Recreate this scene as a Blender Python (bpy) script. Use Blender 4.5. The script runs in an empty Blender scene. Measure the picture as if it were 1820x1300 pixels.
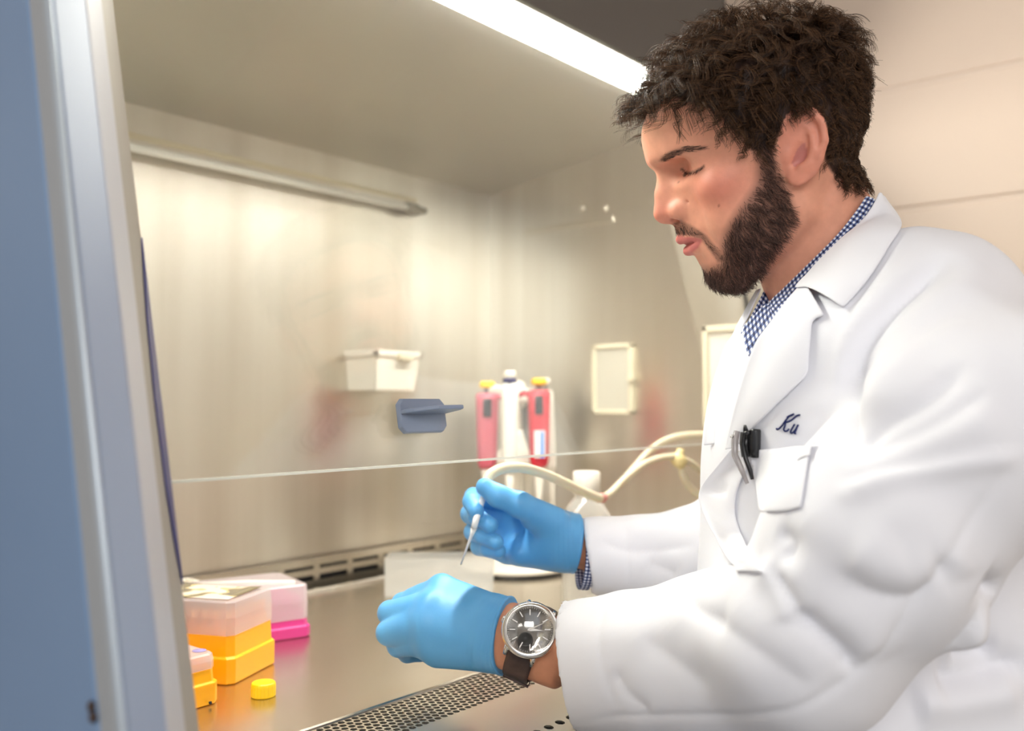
import bpy, bmesh, math, random
import numpy as np
from mathutils import Vector, Matrix
from mathutils.bvhtree import BVHTree

random.seed(7)
RNG = np.random.default_rng(7)
SC = bpy.context.scene
COL = SC.collection
PI = math.pi

# ------------------------------------------------------------------ camera
CAM = np.array([0.0, 0.0, 1.165])
YAW = math.radians(40.1)               # view direction measured from +X towards +Y
PITCH = math.atan(65 / 1650)
FPX = 1650.0
FH = np.array([math.cos(YAW), math.sin(YAW), 0.0])
CR = np.array([math.sin(YAW), -math.cos(YAW), 0.0])
CF = FH * math.cos(PITCH) + np.array([0, 0, math.sin(PITCH)])
CU = np.cross(CR, CF)

def P(u, v, t):
    """world point seen at (u, v) of the 1820 x 1300 photograph, t metres deep"""
    return CAM + t * (CF + (u - 910) / FPX * CR - (v - 650) / FPX * CU)

def ray(u, v):
    return CF + (u - 910) / FPX * CR - (v - 650) / FPX * CU

def on_plane(u, v, axis, value):
    d = ray(u, v)
    return CAM + d * ((value - CAM[axis]) / d[axis])

def proj(p):
    q = np.asarray(p, float) - CAM
    t = q @ CF
    return np.stack([910 + FPX * (q @ CR) / t, 650 - FPX * (q @ CU) / t, t], -1)

cd = bpy.data.cameras.new('camera')
cam = bpy.data.objects.new('camera', cd)
COL.objects.link(cam)
cd.sensor_fit = 'HORIZONTAL'
cd.sensor_width = 36
cd.lens = FPX / 1820 * 36
M3 = Matrix((CR, CU, -CF)).transposed()
cam.matrix_world = Matrix.Translation(Vector(CAM)) @ M3.to_4x4()
cd.clip_start = 0.01
cd.dof.use_dof = True
cd.dof.focus_distance = 0.76
cd.dof.aperture_fstop = 3.8
SC.camera = cam

# ------------------------------------------------------------------ world, lights, exposure
w = bpy.data.worlds.new('lab_ambience')
SC.world = w
w.use_nodes = True
w.node_tree.nodes['Background'].inputs[0].default_value = (0.93, 0.96, 1.0, 1)
w.node_tree.nodes['Background'].inputs[1].default_value = 0.55
SC.view_settings.view_transform = 'Standard'
SC.view_settings.look = 'None'
SC.view_settings.gamma = 1
SC.view_settings.use_curve_mapping = False
SC.view_settings.exposure = 0.0
SC.cycles.max_bounces = 10
SC.cycles.transparent_max_bounces = 16

def area_light(name, loc, target, sx, sy, watts, col):
    l = bpy.data.lights.new(name, 'AREA')
    l.shape = 'RECTANGLE'
    l.size, l.size_y, l.energy, l.color = sx, sy, watts, col
    o = bpy.data.objects.new(name, l)
    COL.objects.link(o)
    o.location = loc
    o.rotation_euler = (Vector(target) - Vector(loc)).to_track_quat('-Z', 'Y').to_euler()
    return o

# ceiling fixtures of the laboratory, behind and beside the photographer
area_light('ceiling_fixture_light', (-1.3, -1.2, 2.68), (0.4, 0.2, 1.0), 1.8, 1.8, 68, (1.0, 0.98, 0.96))
area_light('ceiling_fixture_light', (0.2, -2.6, 2.68), (0.6, -0.6, 1.0), 1.4, 0.9, 26, (1.0, 0.97, 0.93))

# ------------------------------------------------------------------ materials
def mat(name, color=(0.8, 0.8, 0.8), rough=0.5, metal=0.0, **kw):
    m = bpy.data.materials.new(name)
    m.use_nodes = True
    b = m.node_tree.nodes['Principled BSDF']
    b.inputs['Base Color'].default_value = (*color, 1)
    b.inputs['Roughness'].default_value = rough
    b.inputs['Metallic'].default_value = metal
    for k, v in kw.items():
        b.inputs[k.replace('_', ' ')].default_value = v
    return m

def nn(m, typ, **kw):
    n = m.node_tree.nodes.new(typ)
    for k, v in kw.items():
        setattr(n, k, v)
    return n

def lk(m, a, b):
    m.node_tree.links.new(a, b)

def bsdf(m):
    return m.node_tree.nodes['Principled BSDF']

def add_bump(m, scale, strength, dist=0.002, detail=4, stretch=(1, 1, 1), coord='Object'):
    tc = nn(m, 'ShaderNodeTexCoord')
    mp = nn(m, 'ShaderNodeMapping')
    mp.inputs['Scale'].default_value = stretch
    no = nn(m, 'ShaderNodeTexNoise')
    no.inputs['Scale'].default_value = scale
    no.inputs['Detail'].default_value = detail
    bp = nn(m, 'ShaderNodeBump')
    bp.inputs['Strength'].default_value = strength
    bp.inputs['Distance'].default_value = dist
    lk(m, tc.outputs[coord], mp.inputs[0])
    lk(m, mp.outputs[0], no.inputs['Vector'])
    lk(m, no.outputs[0], bp.inputs['Height'])
    lk(m, bp.outputs[0], bsdf(m).inputs['Normal'])
    return no

def add_tone(m, c1, c2, scale, stretch=(1, 1, 1), lo=0.35, hi=0.65, detail=3):
    tc = nn(m, 'ShaderNodeTexCoord')
    mp = nn(m, 'ShaderNodeMapping')
    mp.inputs['Scale'].default_value = stretch
    no = nn(m, 'ShaderNodeTexNoise')
    no.inputs['Scale'].default_value = scale
    no.inputs['Detail'].default_value = detail
    cr = nn(m, 'ShaderNodeValToRGB')
    cr.color_ramp.elements[0].position, cr.color_ramp.elements[1].position = lo, hi
    cr.color_ramp.elements[0].color = (*c1, 1)
    cr.color_ramp.elements[1].color = (*c2, 1)
    lk(m, tc.outputs['Object'], mp.inputs[0])
    lk(m, mp.outputs[0], no.inputs['Vector'])
    lk(m, no.outputs[0], cr.inputs[0])
    lk(m, cr.outputs[0], bsdf(m).inputs['Base Color'])

def srgb(r, g, b):
    f = lambda c: c / 12.92 if c <= 0.04045 else ((c + 0.055) / 1.055) ** 2.4
    return (f(r / 255), f(g / 255), f(b / 255))

def steel(name, color, rough, aniso=0.75, rot=0.0):
    m = mat(name, color, rough, 1.0)
    b = bsdf(m)
    b.inputs['Anisotropic'].default_value = aniso
    b.inputs['Anisotropic Rotation'].default_value = rot
    tg = nn(m, 'ShaderNodeTangent', direction_type='RADIAL', axis='Z')
    lk(m, tg.outputs[0], b.inputs['Tangent'])
    return m

MT = {}
MT['steel_wall'] = steel('brushed_steel_wall', (0.82, 0.785, 0.71), 0.29, 0.7, 0.25)
# brushed grain of the wall sheets: fine upright streaks in tint and gloss
_m = MT['steel_wall']
_tc = nn(_m, 'ShaderNodeTexCoord'); _mp = nn(_m, 'ShaderNodeMapping'); _mp.inputs['Scale'].default_value = (9, 9, 0.35)
_n = nn(_m, 'ShaderNodeTexNoise'); _n.inputs['Scale'].default_value = 1.6; _n.inputs['Detail'].default_value = 5
_r = nn(_m, 'ShaderNodeValToRGB'); _r.color_ramp.elements[0].position = 0.3; _r.color_ramp.elements[1].position = 0.7
_r.color_ramp.elements[0].color = (0.66, 0.61, 0.535, 1); _r.color_ramp.elements[1].color = (0.80, 0.765, 0.70, 1)
lk(_m, _tc.outputs['Object'], _mp.inputs[0]); lk(_m, _mp.outputs[0], _n.inputs['Vector']); lk(_m, _n.outputs[0], _r.inputs[0]); lk(_m, _r.outputs[0], bsdf(_m).inputs['Base Color'])
MT['steel_floor'] = mat('satin_steel_floor', (0.62, 0.57, 0.49), 0.27, 1.0)
add_bump(MT['steel_floor'], 60, 0.04, 0.0005)
MT['steel_ceiling'] = steel('satin_steel_ceiling', (0.58, 0.555, 0.48), 0.42, 0.3)
MT['steel_sill'] = mat('satin_steel_sill', (0.70, 0.65, 0.56), 0.33, 1.0)
MT['chrome'] = mat('polished_steel', (0.86, 0.84, 0.82), 0.12, 1.0)
MT['dark_cavity'] = mat('dark_cavity', (0.012, 0.014, 0.02), 0.8)
MT['blue_paint'] = mat('blue_grey_enamel', srgb(122, 150, 184), 0.42)
add_tone(MT['blue_paint'], srgb(116, 148, 188), srgb(134, 162, 198), 3)
MT['blue_paint_light'] = mat('pale_blue_enamel', srgb(158, 174, 202), 0.4)
MT['trim_light'] = mat('pale_trim', srgb(205, 206, 214), 0.4)
MT['trim_metal'] = mat('pale_metal_trim', (0.55, 0.63, 0.72), 0.35, 0.6)
MT['trim_grey'] = mat('grey_gasket', srgb(176, 170, 160), 0.5)
MT['decal_blue'] = mat('dark_blue_strip', srgb(48, 54, 130), 0.35)
MT['hood'] = mat('dark_grey_hood', srgb(84, 80, 76), 0.5)
MT['white_plastic'] = mat('white_plastic', srgb(232, 226, 214), 0.4)
MT['cream_plastic'] = mat('cream_plastic', srgb(222, 212, 186), 0.45)
MT['black_plastic'] = mat('black_plastic', (0.012, 0.012, 0.014), 0.3)
MT['yellow'] = mat('yellow_plastic', srgb(255, 176, 0), 0.38, 0, Subsurface_Weight=0.15, Subsurface_Scale=0.004)
MT['yellow_cap'] = mat('lemon_yellow_plastic', srgb(255, 206, 0), 0.35)
MT['magenta'] = mat('magenta_plastic', srgb(200, 52, 130), 0.38)
MT['red'] = mat('red_plastic', srgb(205, 40, 58), 0.4)
MT['pink'] = mat('dull_red_plastic', srgb(196, 92, 108), 0.4)
MT['navy'] = mat('navy_thread', srgb(22, 34, 92), 0.8)

def thin_clear(name, tint, white=0.0, wcol=(0.9, 0.9, 0.9), rough=0.0, ior=1.5, gloss=1.0):
    """thin clear sheet: what is behind shows through, the surface reflects by Fresnel, 'white' is the milky share"""
    m = bpy.data.materials.new(name)
    m.use_nodes = True
    nt = m.node_tree
    nt.nodes.clear()
    out = nn(m, 'ShaderNodeOutputMaterial')
    tr = nn(m, 'ShaderNodeBsdfTransparent')
    tr.inputs[0].default_value = (*tint, 1)
    gl = nn(m, 'ShaderNodeBsdfGlossy')
    gl.inputs['Roughness'].default_value = rough
    gl.inputs['Color'].default_value = (gloss, gloss, gloss, 1)
    fr = nn(m, 'ShaderNodeFresnel')
    # the same reflectance from either side of the sheet (it is thin: light never stays inside)
    ge = nn(m, 'ShaderNodeNewGeometry')
    mr = nn(m, 'ShaderNodeMapRange')
    mr.inputs['To Min'].default_value = ior
    mr.inputs['To Max'].default_value = 1.0 / ior
    lk(m, ge.outputs['Backfacing'], mr.inputs['Value'])
    lk(m, mr.outputs[0], fr.inputs[0])
    mx = nn(m, 'ShaderNodeMixShader')
    last = tr.outputs[0]
    if white > 0:
        df = nn(m, 'ShaderNodeBsdfDiffuse')
        df.inputs[0].default_value = (*wcol, 1)
        tl = nn(m, 'ShaderNodeBsdfTranslucent')
        tl.inputs[0].default_value = (*wcol, 1)
        m1 = nn(m, 'ShaderNodeMixShader')
        m1.inputs[0].default_value = 0.45
        lk(m, df.outputs[0], m1.inputs[1]); lk(m, tl.outputs[0], m1.inputs[2])
        m2 = nn(m, 'ShaderNodeMixShader')
        m2.inputs[0].default_value = white
        lk(m, last, m2.inputs[1]); lk(m, m1.outputs[0], m2.inputs[2])
        last = m2.outputs[0]
    lk(m, fr.outputs[0], mx.inputs[0])
    lk(m, last, mx.inputs[1]); lk(m, gl.outputs[0], mx.inputs[2])
    lk(m, mx.outputs[0], out.inputs[0])
    return m

MT['glass'] = thin_clear('sash_glass', (0.97, 0.985, 0.975), 0.02, (0.9, 0.93, 0.95))
MT['clear_lid'] = thin_clear('frosted_clear_lid', (0.97, 0.96, 0.96), 0.40, (0.90, 0.86, 0.87), 0.15)
MT['clear_soft'] = thin_clear('clear_plastic', (0.96, 0.96, 0.95), 0.30, (0.90, 0.90, 0.88), 0.1)
MT['tube_rubber'] = mat('cream_silicone_tube', srgb(226, 216, 188), 0.35, 0, Transmission_Weight=0.15, Subsurface_Weight=0.3, Subsurface_Scale=0.004)

def emission(name, col, strength):
    m = bpy.data.materials.new(name)
    m.use_nodes = True
    m.node_tree.nodes.clear()
    out = nn(m, 'ShaderNodeOutputMaterial')
    e = nn(m, 'ShaderNodeEmission')
    e.inputs[0].default_value = (*col, 1)
    e.inputs[1].default_value = strength
    lk(m, e.outputs[0], out.inputs[0])
    return m
MT['lamp'] = emission('fluorescent_diffuser', (1.0, 0.965, 0.885), 190.0)

# ------------------------------------------------------------------ object helpers
def link(name, me, m=None, parent=None):
    o = bpy.data.objects.new(name, me)
    COL.objects.link(o)
    if m is not None:
        for mm in (m if isinstance(m, (list, tuple)) else [m]):
            me.materials.append(mm)
    if parent is not None:
        o.parent = parent
        o.matrix_parent_inverse = parent.matrix_basis.inverted()
    return o

def tag(o, label=None, cat=None, group=None, kind=None):
    for k, v in (('label', label), ('category', cat), ('group', group), ('kind', kind)):
        if v:
            o[k] = v
    return o

def empty(name, loc, label=None, cat=None, group=None):
    o = bpy.data.objects.new(name, None)
    COL.objects.link(o)
    o.location = loc
    o.empty_display_size = 0.02
    return tag(o, label, cat, group)

def mesh(name, verts, faces, smooth=False):
    me = bpy.data.meshes.new(name)
    me.from_pydata([tuple(map(float, v)) for v in verts], [], faces)
    me.validate()
    if smooth:
        me.polygons.foreach_set('use_smooth', [True] * len(me.polygons))
    me.update()
    return me

class MB:
    """collects simple shapes into one mesh"""
    def __init__(self):
        self.v, self.f, self.s, self.mi = [], [], [], []
    def add(self, verts, faces, smooth=False, mi=0):
        b = len(self.v)
        self.v += [tuple(map(float, q)) for q in verts]
        self.f += [tuple(b + i for i in f) for f in faces]
        self.s += [smooth] * len(faces)
        self.mi += [mi] * len(faces)
        return self
    def hexa(self, c8, mi=0):
        return self.add(c8, [(0, 3, 2, 1), (4, 5, 6, 7), (0, 1, 5, 4), (1, 2, 6, 5), (2, 3, 7, 6), (3, 0, 4, 7)], False, mi)
    def box(self, lo, hi, mi=0):
        x0, y0, z0 = lo; x1, y1, z1 = hi
        return self.hexa([(x0, y0, z0), (x1, y0, z0), (x1, y1, z0), (x0, y1, z0), (x0, y0, z1), (x1, y0, z1), (x1, y1, z1), (x0, y1, z1)], mi)
    def obox(self, o, a, b, c, mi=0):
        """box from corner o along the three edge vectors"""
        o, a, b, c = map(np.asarray, (o, a, b, c))
        return self.hexa([o, o + a, o + a + b, o + b, o + c, o + a + c, o + a + b + c, o + b + c], mi)
    def tube(self, pts, r, n=12, cap=True, mi=0):
        pts = [np.asarray(p, float) for p in pts]
        if not hasattr(r, '__len__'):
            r = [r] * len(pts)
        prev = None
        rings = []
        for i, p in enumerate(pts):
            t = pts[min(i + 1, len(pts) - 1)] - pts[max(i - 1, 0)]
            t = t / (np.linalg.norm(t) + 1e-12)
            if prev is None:
                a = np.array([0, 0, 1.0]) if abs(t[2]) < 0.9 else np.array([1.0, 0, 0])
            else:
                a = prev
            x = a - t * (a @ t)
            x /= np.linalg.norm(x) + 1e-12
            prev = x
            y = np.cross(t, x)
            rings.append([p + r[i] * (math.cos(k * 2 * PI / n) * x + math.sin(k * 2 * PI / n) * y) for k in range(n)])
        vv = [q for rg in rings for q in rg]
        ff = []
        for i in range(len(pts) - 1):
            for k in range(n):
                k2 = (k + 1) % n
                ff.append((i * n + k, i * n + k2, (i + 1) * n + k2, (i + 1) * n + k))
        if cap:
            ff.append(tuple(range(n))[::-1])
            ff.append(tuple((len(pts) - 1) * n + k for k in range(n)))
        return self.add(vv, ff, True, mi)
    def lathe(self, prof, origin, axis=(0, 0, 1), n=32, mi=0, smooth=True):
        """prof: list of (radius, height) along axis"""
        ax = np.asarray(axis, float); ax /= np.linalg.norm(ax)
        a = np.array([1.0, 0, 0]) if abs(ax[0]) < 0.9 else np.array([0, 1.0, 0])
        x = a - ax * (a @ ax); x /= np.linalg.norm(x)
        y = np.cross(ax, x)
        o = np.asarray(origin, float)
        vv, ff = [], []
        for r, h in prof:
            for k in range(n):
                vv.append(o + ax * h + r * (math.cos(k * 2 * PI / n) * x + math.sin(k * 2 * PI / n) * y))
        for i in range(len(prof) - 1):
            for k in range(n):
                k2 = (k + 1) % n
                ff.append((i * n + k, i * n + k2, (i + 1) * n + k2, (i + 1) * n + k))
        ff.append(tuple(range(n))[::-1])
        ff.append(tuple((len(prof) - 1) * n + k for k in range(n)))
        return self.add(vv, ff, smooth, mi)
    def build(self, name, m, parent=None, bevel=0.0, seg=2, autosmooth=None):
        me = mesh(name, self.v, self.f)
        me.polygons.foreach_set('use_smooth', self.s)
        if len(set(self.mi)) > 1:
            me.polygons.foreach_set('material_index', self.mi)
        bm = bmesh.new(); bm.from_mesh(me)
        bmesh.ops.recalc_face_normals(bm, faces=bm.faces)
        bm.to_mesh(me); bm.free()
        o = link(name, me, m, parent)
        if bevel:
            md = o.modifiers.new('bevel', 'BEVEL')
            md.width, md.segments, md.limit_method, md.angle_limit = bevel, seg, 'ANGLE', 0.6
            md.harden_normals = False
        return o

def spline(pts, n=8, closed=False):
    """Catmull-Rom through pts, n samples a span"""
    p = np.asarray(pts, float)
    if closed:
        q = np.vstack([p[-1:], p, p[:2]])
    else:
        q = np.vstack([2 * p[:1] - p[1:2], p, 2 * p[-1:] - p[-2:-1]])
    out = []
    m = len(p) if closed else len(p) - 1
    for i in range(m):
        a, b, c, d = q[i], q[i + 1], q[i + 2], q[i + 3]
        for k in range(n):
            t = k / n
            out.append(0.5 * (2 * b + (c - a) * t + (2 * a - 5 * b + 4 * c - d) * t * t + (3 * b - a - 3 * c + d) * t ** 3))
    if not closed:
        out.append(p[-1])
    return np.array(out)

def norm(v):
    v = np.asarray(v, float)
    return v / np.linalg.norm(v)
# ================================================================== the room
Z0 = 0.90                              # work surface of the cabinet
def room():
    fl = MB().box((-3.0, -4.5, -0.06), (1.62, 1.9, 0.0)).build('floor', mat('grey_vinyl_floor', srgb(150, 146, 138), 0.5))
    tag(fl, kind='structure')
    mortar = mat('painted_mortar', srgb(220, 202, 186), 0.7)
    paint = mat('beige_painted_block', srgb(224, 204, 186), 0.55)
    add_bump(paint, 90, 0.12, 0.002)
    wr = MB().box((1.566, -4.5, 0.0), (1.72, 1.9, 2.75)).build('wall_right', mortar)
    tag(wr, kind='structure')
    wb = MB().box((-3.0, 1.75, 0.0), (1.566, 1.9, 2.75)).build('wall_back', mat('beige_wall_paint', srgb(214, 196, 178), 0.6))
    tag(wb, kind='structure')
    wf = MB().box((-3.0, -4.65, 0.0), (1.72, -4.5, 2.75)).build('wall_front', mat('pale_wall_paint', srgb(216, 206, 194), 0.6))
    tag(wf, kind='structure')
    ce = MB().box((-3.0, -4.65, 2.75), (1.72, 1.9, 2.81)).build('ceiling', mat('white_ceiling', srgb(226, 224, 218), 0.7))
    tag(ce, kind='structure')
    # concrete blocks laid in stack bond on the right wall, joints recessed
    H, L, J = 0.203, 0.40, 0.007
    base = {}
    k0 = 0.0585                      # first course line so that joints fall at z = 1.474 and 1.677
    for r in range(0, 13):
        z0 = k0 + r * H
        off = 0.62
        for i in range(-13, 4):
            y0 = off + i * L
            if y0 + L < -4.4 or y0 > 1.7:
                continue
            if not base:
                m = MB().box((-0.0030, J / 2, J / 2), (0.004, L - J / 2, H - J / 2))
                o = m.build('concrete_block', paint, wr, 0.003, 2)
                base['m'] = o
            else:
                o = base['m'].copy()
                COL.objects.link(o)
                o.parent = wr
            o.location = (1.566 + random.uniform(-0.0008, 0.0008), y0, z0)
room()

# ================================================================== the biosafety cabinet
cab = empty('biosafety_cabinet', (0.78, 0.80, Z0),
            'stainless steel biosafety cabinet with sloped glass sash and blue-grey frame', 'cabinet')
XL, XR, YB = 0.29, 1.247, 1.10         # inner left, inner right, back
ZR = CAM[2]
def sash_y(z):                         # the sash leans back ten degrees
    return 0.565 + (z - (ZR - 0.053)) * 0.18
ZS = ZR - 0.053                        # lower glass edge

def cabinet():
    # back panel, with a seam at mid width
    MB().box((XL, YB, Z0 + 0.035), (XR + 0.02, YB + 0.012, ZR + 0.40)).build('back_panel', MT['steel_wall'], cab, 0.002)
    # side panels follow the slope of the sash
    for nm, x0, x1 in (('side_panel', XR, XR + 0.05), ('side_panel', XL - 0.03, XL)):
        pr = [(0.46, Z0 - 0.05), (1.13, Z0 - 0.05), (1.13, ZR + 0.47), (sash_y(ZR + 0.47) + 0.02, ZR + 0.47), (sash_y(ZS) + 0.02, ZS), (0.53, Z0 + 0.02), (0.46, Z0)]
        n = len(pr)
        vv = [(x0, y, z) for y, z in pr] + [(x1, y, z) for y, z in pr]
        ff = [tuple(range(n)), tuple(range(n, 2 * n))[::-1]] + [(i, (i + 1) % n, n + (i + 1) % n, n + i) for i in range(n)]
        MB().add(vv, ff).build(nm, MT['steel_wall'], cab, 0.002)
    # ceiling diffuser panel: rises towards the front
    zb, zf, yf = ZR + 0.372, ZR + 0.4285, 0.690
    MB().hexa([(XL, yf, zf), (XR, yf, zf), (XR, YB, zb), (XL, YB, zb), (XL, yf, zf + 0.02), (XR, yf, zf + 0.02), (XR, YB, zb + 0.02), (XL, YB, zb + 0.02)]).build('ceiling_panel', MT['steel_ceiling'], cab)
    # fluorescent diffuser: a slanted strip at the top front
    MB().tube([(XL + 0.001, 0.6745, ZR + 0.4430), (XR - 0.005, 0.6745, ZR + 0.4430)], 0.0098, 28).build('lamp_diffuser', MT['lamp'], cab)
    # hood: the closed front above the sash
    MB().hexa([(XL - 0.0834, 0.657, ZR + 0.449), (XR + 0.062, 0.657, ZR + 0.449), (XR + 0.062, 1.13, ZR + 0.480), (XL - 0.0834, 1.13, ZR + 0.480),
               (XL - 0.0834, 0.668, ZR + 0.80), (XR + 0.062, 0.668, ZR + 0.80), (XR + 0.062, 1.13, ZR + 0.80), (XL - 0.0834, 1.13, ZR + 0.80)]).build('hood_panel', MT['hood'], cab, 0.006)
    # work surface with a raised rim at back
    MB().box((XL, 0.618, Z0 - 0.02), (XR, 1.048, Z0)).build('work_surface', MT['steel_floor'], cab, 0.003)
    MB().box((XL, 1.046, Z0 - 0.02), (XR, 1.056, Z0 + 0.005)).build('surface_rim', MT['chrome'], cab, 0.002)
    # rear return grille: strip with two rows of slots
    m = MB()
    zA = [Z0 - 0.008, Z0 + 0.008, Z0 + 0.0155, Z0 + 0.0245, Z0 + 0.029, Z0 + 0.040]
    y0, y1 = 1.088, 1.092
    for a, b in ((0, 1), (2, 3), (4, 5)):
        m.box((XL, y0, zA[a]), (XR, y1, zA[b]))
    x = XL
    while x < XR:
        for a, b in ((1, 2), (3, 4)):
            m.box((x, y0, zA[a]), (x + 0.011, y1, zA[b]))
        x += 0.062
    m.build('rear_grille', MT['steel_floor'], cab)
    MB().box((XL, 1.1, Z0 - 0.05), (XR, 1.11, Z0 + 0.036)).build('rear_plenum', MT['dark_cavity'], cab)
    MB().box((XL, 1.048, Z0 - 0.05), (XR, 1.1, Z0 - 0.021)).build('rear_gutter', MT['steel_floor'], cab)
    # front perforated grille: staggered round holes
    m = MB()
    px, py = 0.0074, 0.0067
    ya = 0.5525
    rows = 9
    hr = 0.0031
    nx = int((XR - XL) / px)
    def plate(cx, cy, z, sx, sy, r):
        k = 8
        an = [PI / 4 * i + PI / 8 for i in range(k)]
        inner = [(cx + r * math.cos(a), cy + r * math.sin(a), z(cy + r * math.sin(a))) for a in an]
        low = [(q[0], q[1], q[2] - 0.0016) for q in inner]
        cs = [(cx + sx / 2, cy + sy / 2), (cx - sx / 2, cy + sy / 2), (cx - sx / 2, cy - sy / 2), (cx + sx / 2, cy - sy / 2)]
        cs = [(a, b, z(b)) for a, b in cs]
        vv = inner + low + cs
        C = 16
        ff = [(0, 1, C + 0), (1, 2, C + 1, C + 0), (2, 3, C + 1), (3, 4, C + 2, C + 1), (4, 5, C + 2), (5, 6, C + 3, C + 2), (6, 7, C + 3), (7, 0, C + 0, C + 3)]
        ff += [(i, (i + 1) % 8, 8 + (i + 1) % 8, 8 + i) for i in range(8)]
        m.add(vv, ff)
    flat = lambda y: Z0 + 0.0
    for r in range(rows):
        for i in range(nx):
            cx = XL + (i + (0.5 if r % 2 else 0.0)) * px
            plate(cx, ya + py * (r + 0.5), flat, px, py, hr)
    g = m.build('front_grille', MT['steel_sill'], cab)
    tag(g, 'perforated steel grille with staggered round holes')
    MB().box((XL, 0.43, Z0 - 0.07), (XR, 0.62, Z0 - 0.03)).build('front_plenum', mat('blue_black_plenum', (0.010, 0.014, 0.024), 0.5), cab)
    # sill in front of the grille, with one row of larger holes
    m = MB()
    zs = lambda y: Z0 - max(0.0, 0.548 - y) ** 1.5 * 0.25
    ys = np.linspace(0.486, ya, 9)
    for j in range(8):
        a, b = ys[j], ys[j + 1]
        m.add([(XL, a, zs(a)), (XR, a, zs(a)), (XR, b, zs(b)), (XL, b, zs(b))], [(0, 1, 2, 3)], True)
    sp = 0.0152
    for i in range(int((XR - XL) / sp)):
        plate(XL + (i + 0.5) * sp, 0.486 - 0.0065, zs, sp, 0.013, 0.0044)
    a, b = 0.460, 0.473
    m.add([(XL, a, zs(a)), (XR, a, zs(a)), (XR, b, zs(b)), (XL, b, zs(b))], [(0, 1, 2, 3)])
    m.add([(XL, a, zs(a)), (XR, a, zs(a)), (XR, a - 0.012, zs(a) - 0.06), (XL, a - 0.012, zs(a) - 0.06)], [(0, 1, 2, 3)])
    m.build('front_sill', MT['steel_sill'], cab)
    # cabinet base below
    MB().box((XL - 0.0834, 0.47, Z0 - 0.35), (XR + 0.06, 1.13, Z0 - 0.072)).build('base_cabinet', MT['blue_paint'], cab, 0.004)
    for lx in (XL - 0.06, XR):
        for ly in (0.52, 1.06):
            MB().box((lx, ly, 0.0), (lx + 0.05, ly + 0.05, Z0 - 0.35)).build('stand_leg', MT['blue_paint'], cab, 0.003)
    # the glass sash: one pane, edge polished green-white
    x0, x1 = 0.285, XR - 0.003
    zt = ZR + 0.440
    th = 0.0075
    q = lambda x, z, d: (x, sash_y(z) + d, z)
    s = MB().hexa([q(x0, ZS, 0), q(x1, ZS, 0), q(x1, ZS, th), q(x0, ZS, th), q(x0, zt, 0), q(x1, zt, 0), q(x1, zt, th), q(x0, zt, th)])
    s.mi = [1, 1, 0, 1, 0, 1]
    s.build('sash_glass', [MT['glass'], mat('glass_edge', srgb(214, 224, 206), 0.25, 0)], cab)
    MB().hexa([q(x0, ZS - 0.0004, -0.0012), q(x1, ZS - 0.0004, -0.0012), q(x1, ZS - 0.0004, th + 0.001), q(x0, ZS - 0.0004, th + 0.001), q(x0, ZS + 0.0010, -0.0006), q(x1, ZS + 0.0010, -0.0006), q(x1, ZS + 0.0010, th + 0.0005), q(x0, ZS + 0.0010, th + 0.0005)]).build('sash_edge', mat('polished_glass_edge', srgb(228, 232, 222), 0.25, 0), cab)
    # handle: bevelled plate on the glass with a finger flange
    e1 = np.array([1.0, 0, 0]); up = norm((0, 0.18, 1)); out = np.cross(e1, up)
    out = out if out[1] < 0 else -out
    hc = on_plane(747, 740, 1, sash_y(ZR - 0.012) - 0.004)
    hm = mat('blue_grey_handle', srgb(122, 134, 156), 0.35)
    w2, h2 = 0.0275, 0.0150
    c = 0.005
    ol = [(-w2 + c, -h2), (w2 - c, -h2), (w2, -h2 + c), (w2, h2 - c), (w2 - c, h2), (-w2 + c, h2), (-w2, h2 - c), (-w2, -h2 + c)]
    back = [hc + e1 * a + up * b for a, b in ol]
    front = [hc + e1 * a * 0.96 + up * b * 0.94 + out * 0.0045 for a, b in ol]
    hd = MB().add(back + front, [tuple(range(8))[::-1], tuple(range(8, 16))] + [(i, (i + 1) % 8, 8 + (i + 1) % 8, 8 + i) for i in range(8)]).build('sash_handle', hm, cab, 0.0008)
    fl = []
    for a, d in ((-w2 * 0.95, 0.003), (w2 * 0.95, 0.003), (w2 * 0.95, 0.024), (w2 * 0.8, 0.031), (-w2 * 0.2, 0.029), (-w2 * 0.8, 0.016), (-w2 * 0.95, 0.010)):
        fl.append(hc + e1 * a + out * d + up * 0.001)
    n = len(fl)
    fl2 = [p + up * 0.0035 for p in fl]
    MB().add(fl + fl2, [tuple(range(n))[::-1], tuple(range(n, 2 * n))] + [(i, (i + 1) % n, n + (i + 1) % n, n + i) for i in range(n)]).build('finger_flange', hm, hd, 0.001)
    # left frame post: strips of different paint, all leaning with the sash
    def prism(name, plan, m_, z0=Z0 - 0.30, z1=ZR + 0.47, bev=0.002, taper=None):
        dy = lambda z: (z - ZR) * 0.255
        n = len(plan)
        vv = [(x, y + dy(z0), z0) for x, y in plan] + [(x, y + dy(z1), z1) for x, y in plan]
        ff = [tuple(range(n))[::-1], tuple(range(n, 2 * n))] + [(i, (i + 1) % n, n + (i + 1) % n, n + i) for i in range(n)]
        return MB().add(vv, ff).build(name, m_, cab, bev)
    prism('side_cover', [(0.2066, 0.4572), (0.222, 0.4572), (0.222, 1.05), (0.2066, 1.05)], MT['blue_paint'])
    prism('post_bead', [(0.2066, 0.4415), (0.2076, 0.4375), (0.2098, 0.4378), (0.2115, 0.4410), (0.2115, 0.457), (0.2066, 0.457)], MT['trim_metal'], bev=0.0012)
    prism('post_front', [(0.2115, 0.4430), (0.2135, 0.4425), (0.2400, 0.4600), (0.2400, 0.53), (0.2115, 0.53)], MT['blue_paint_light'])
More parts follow.
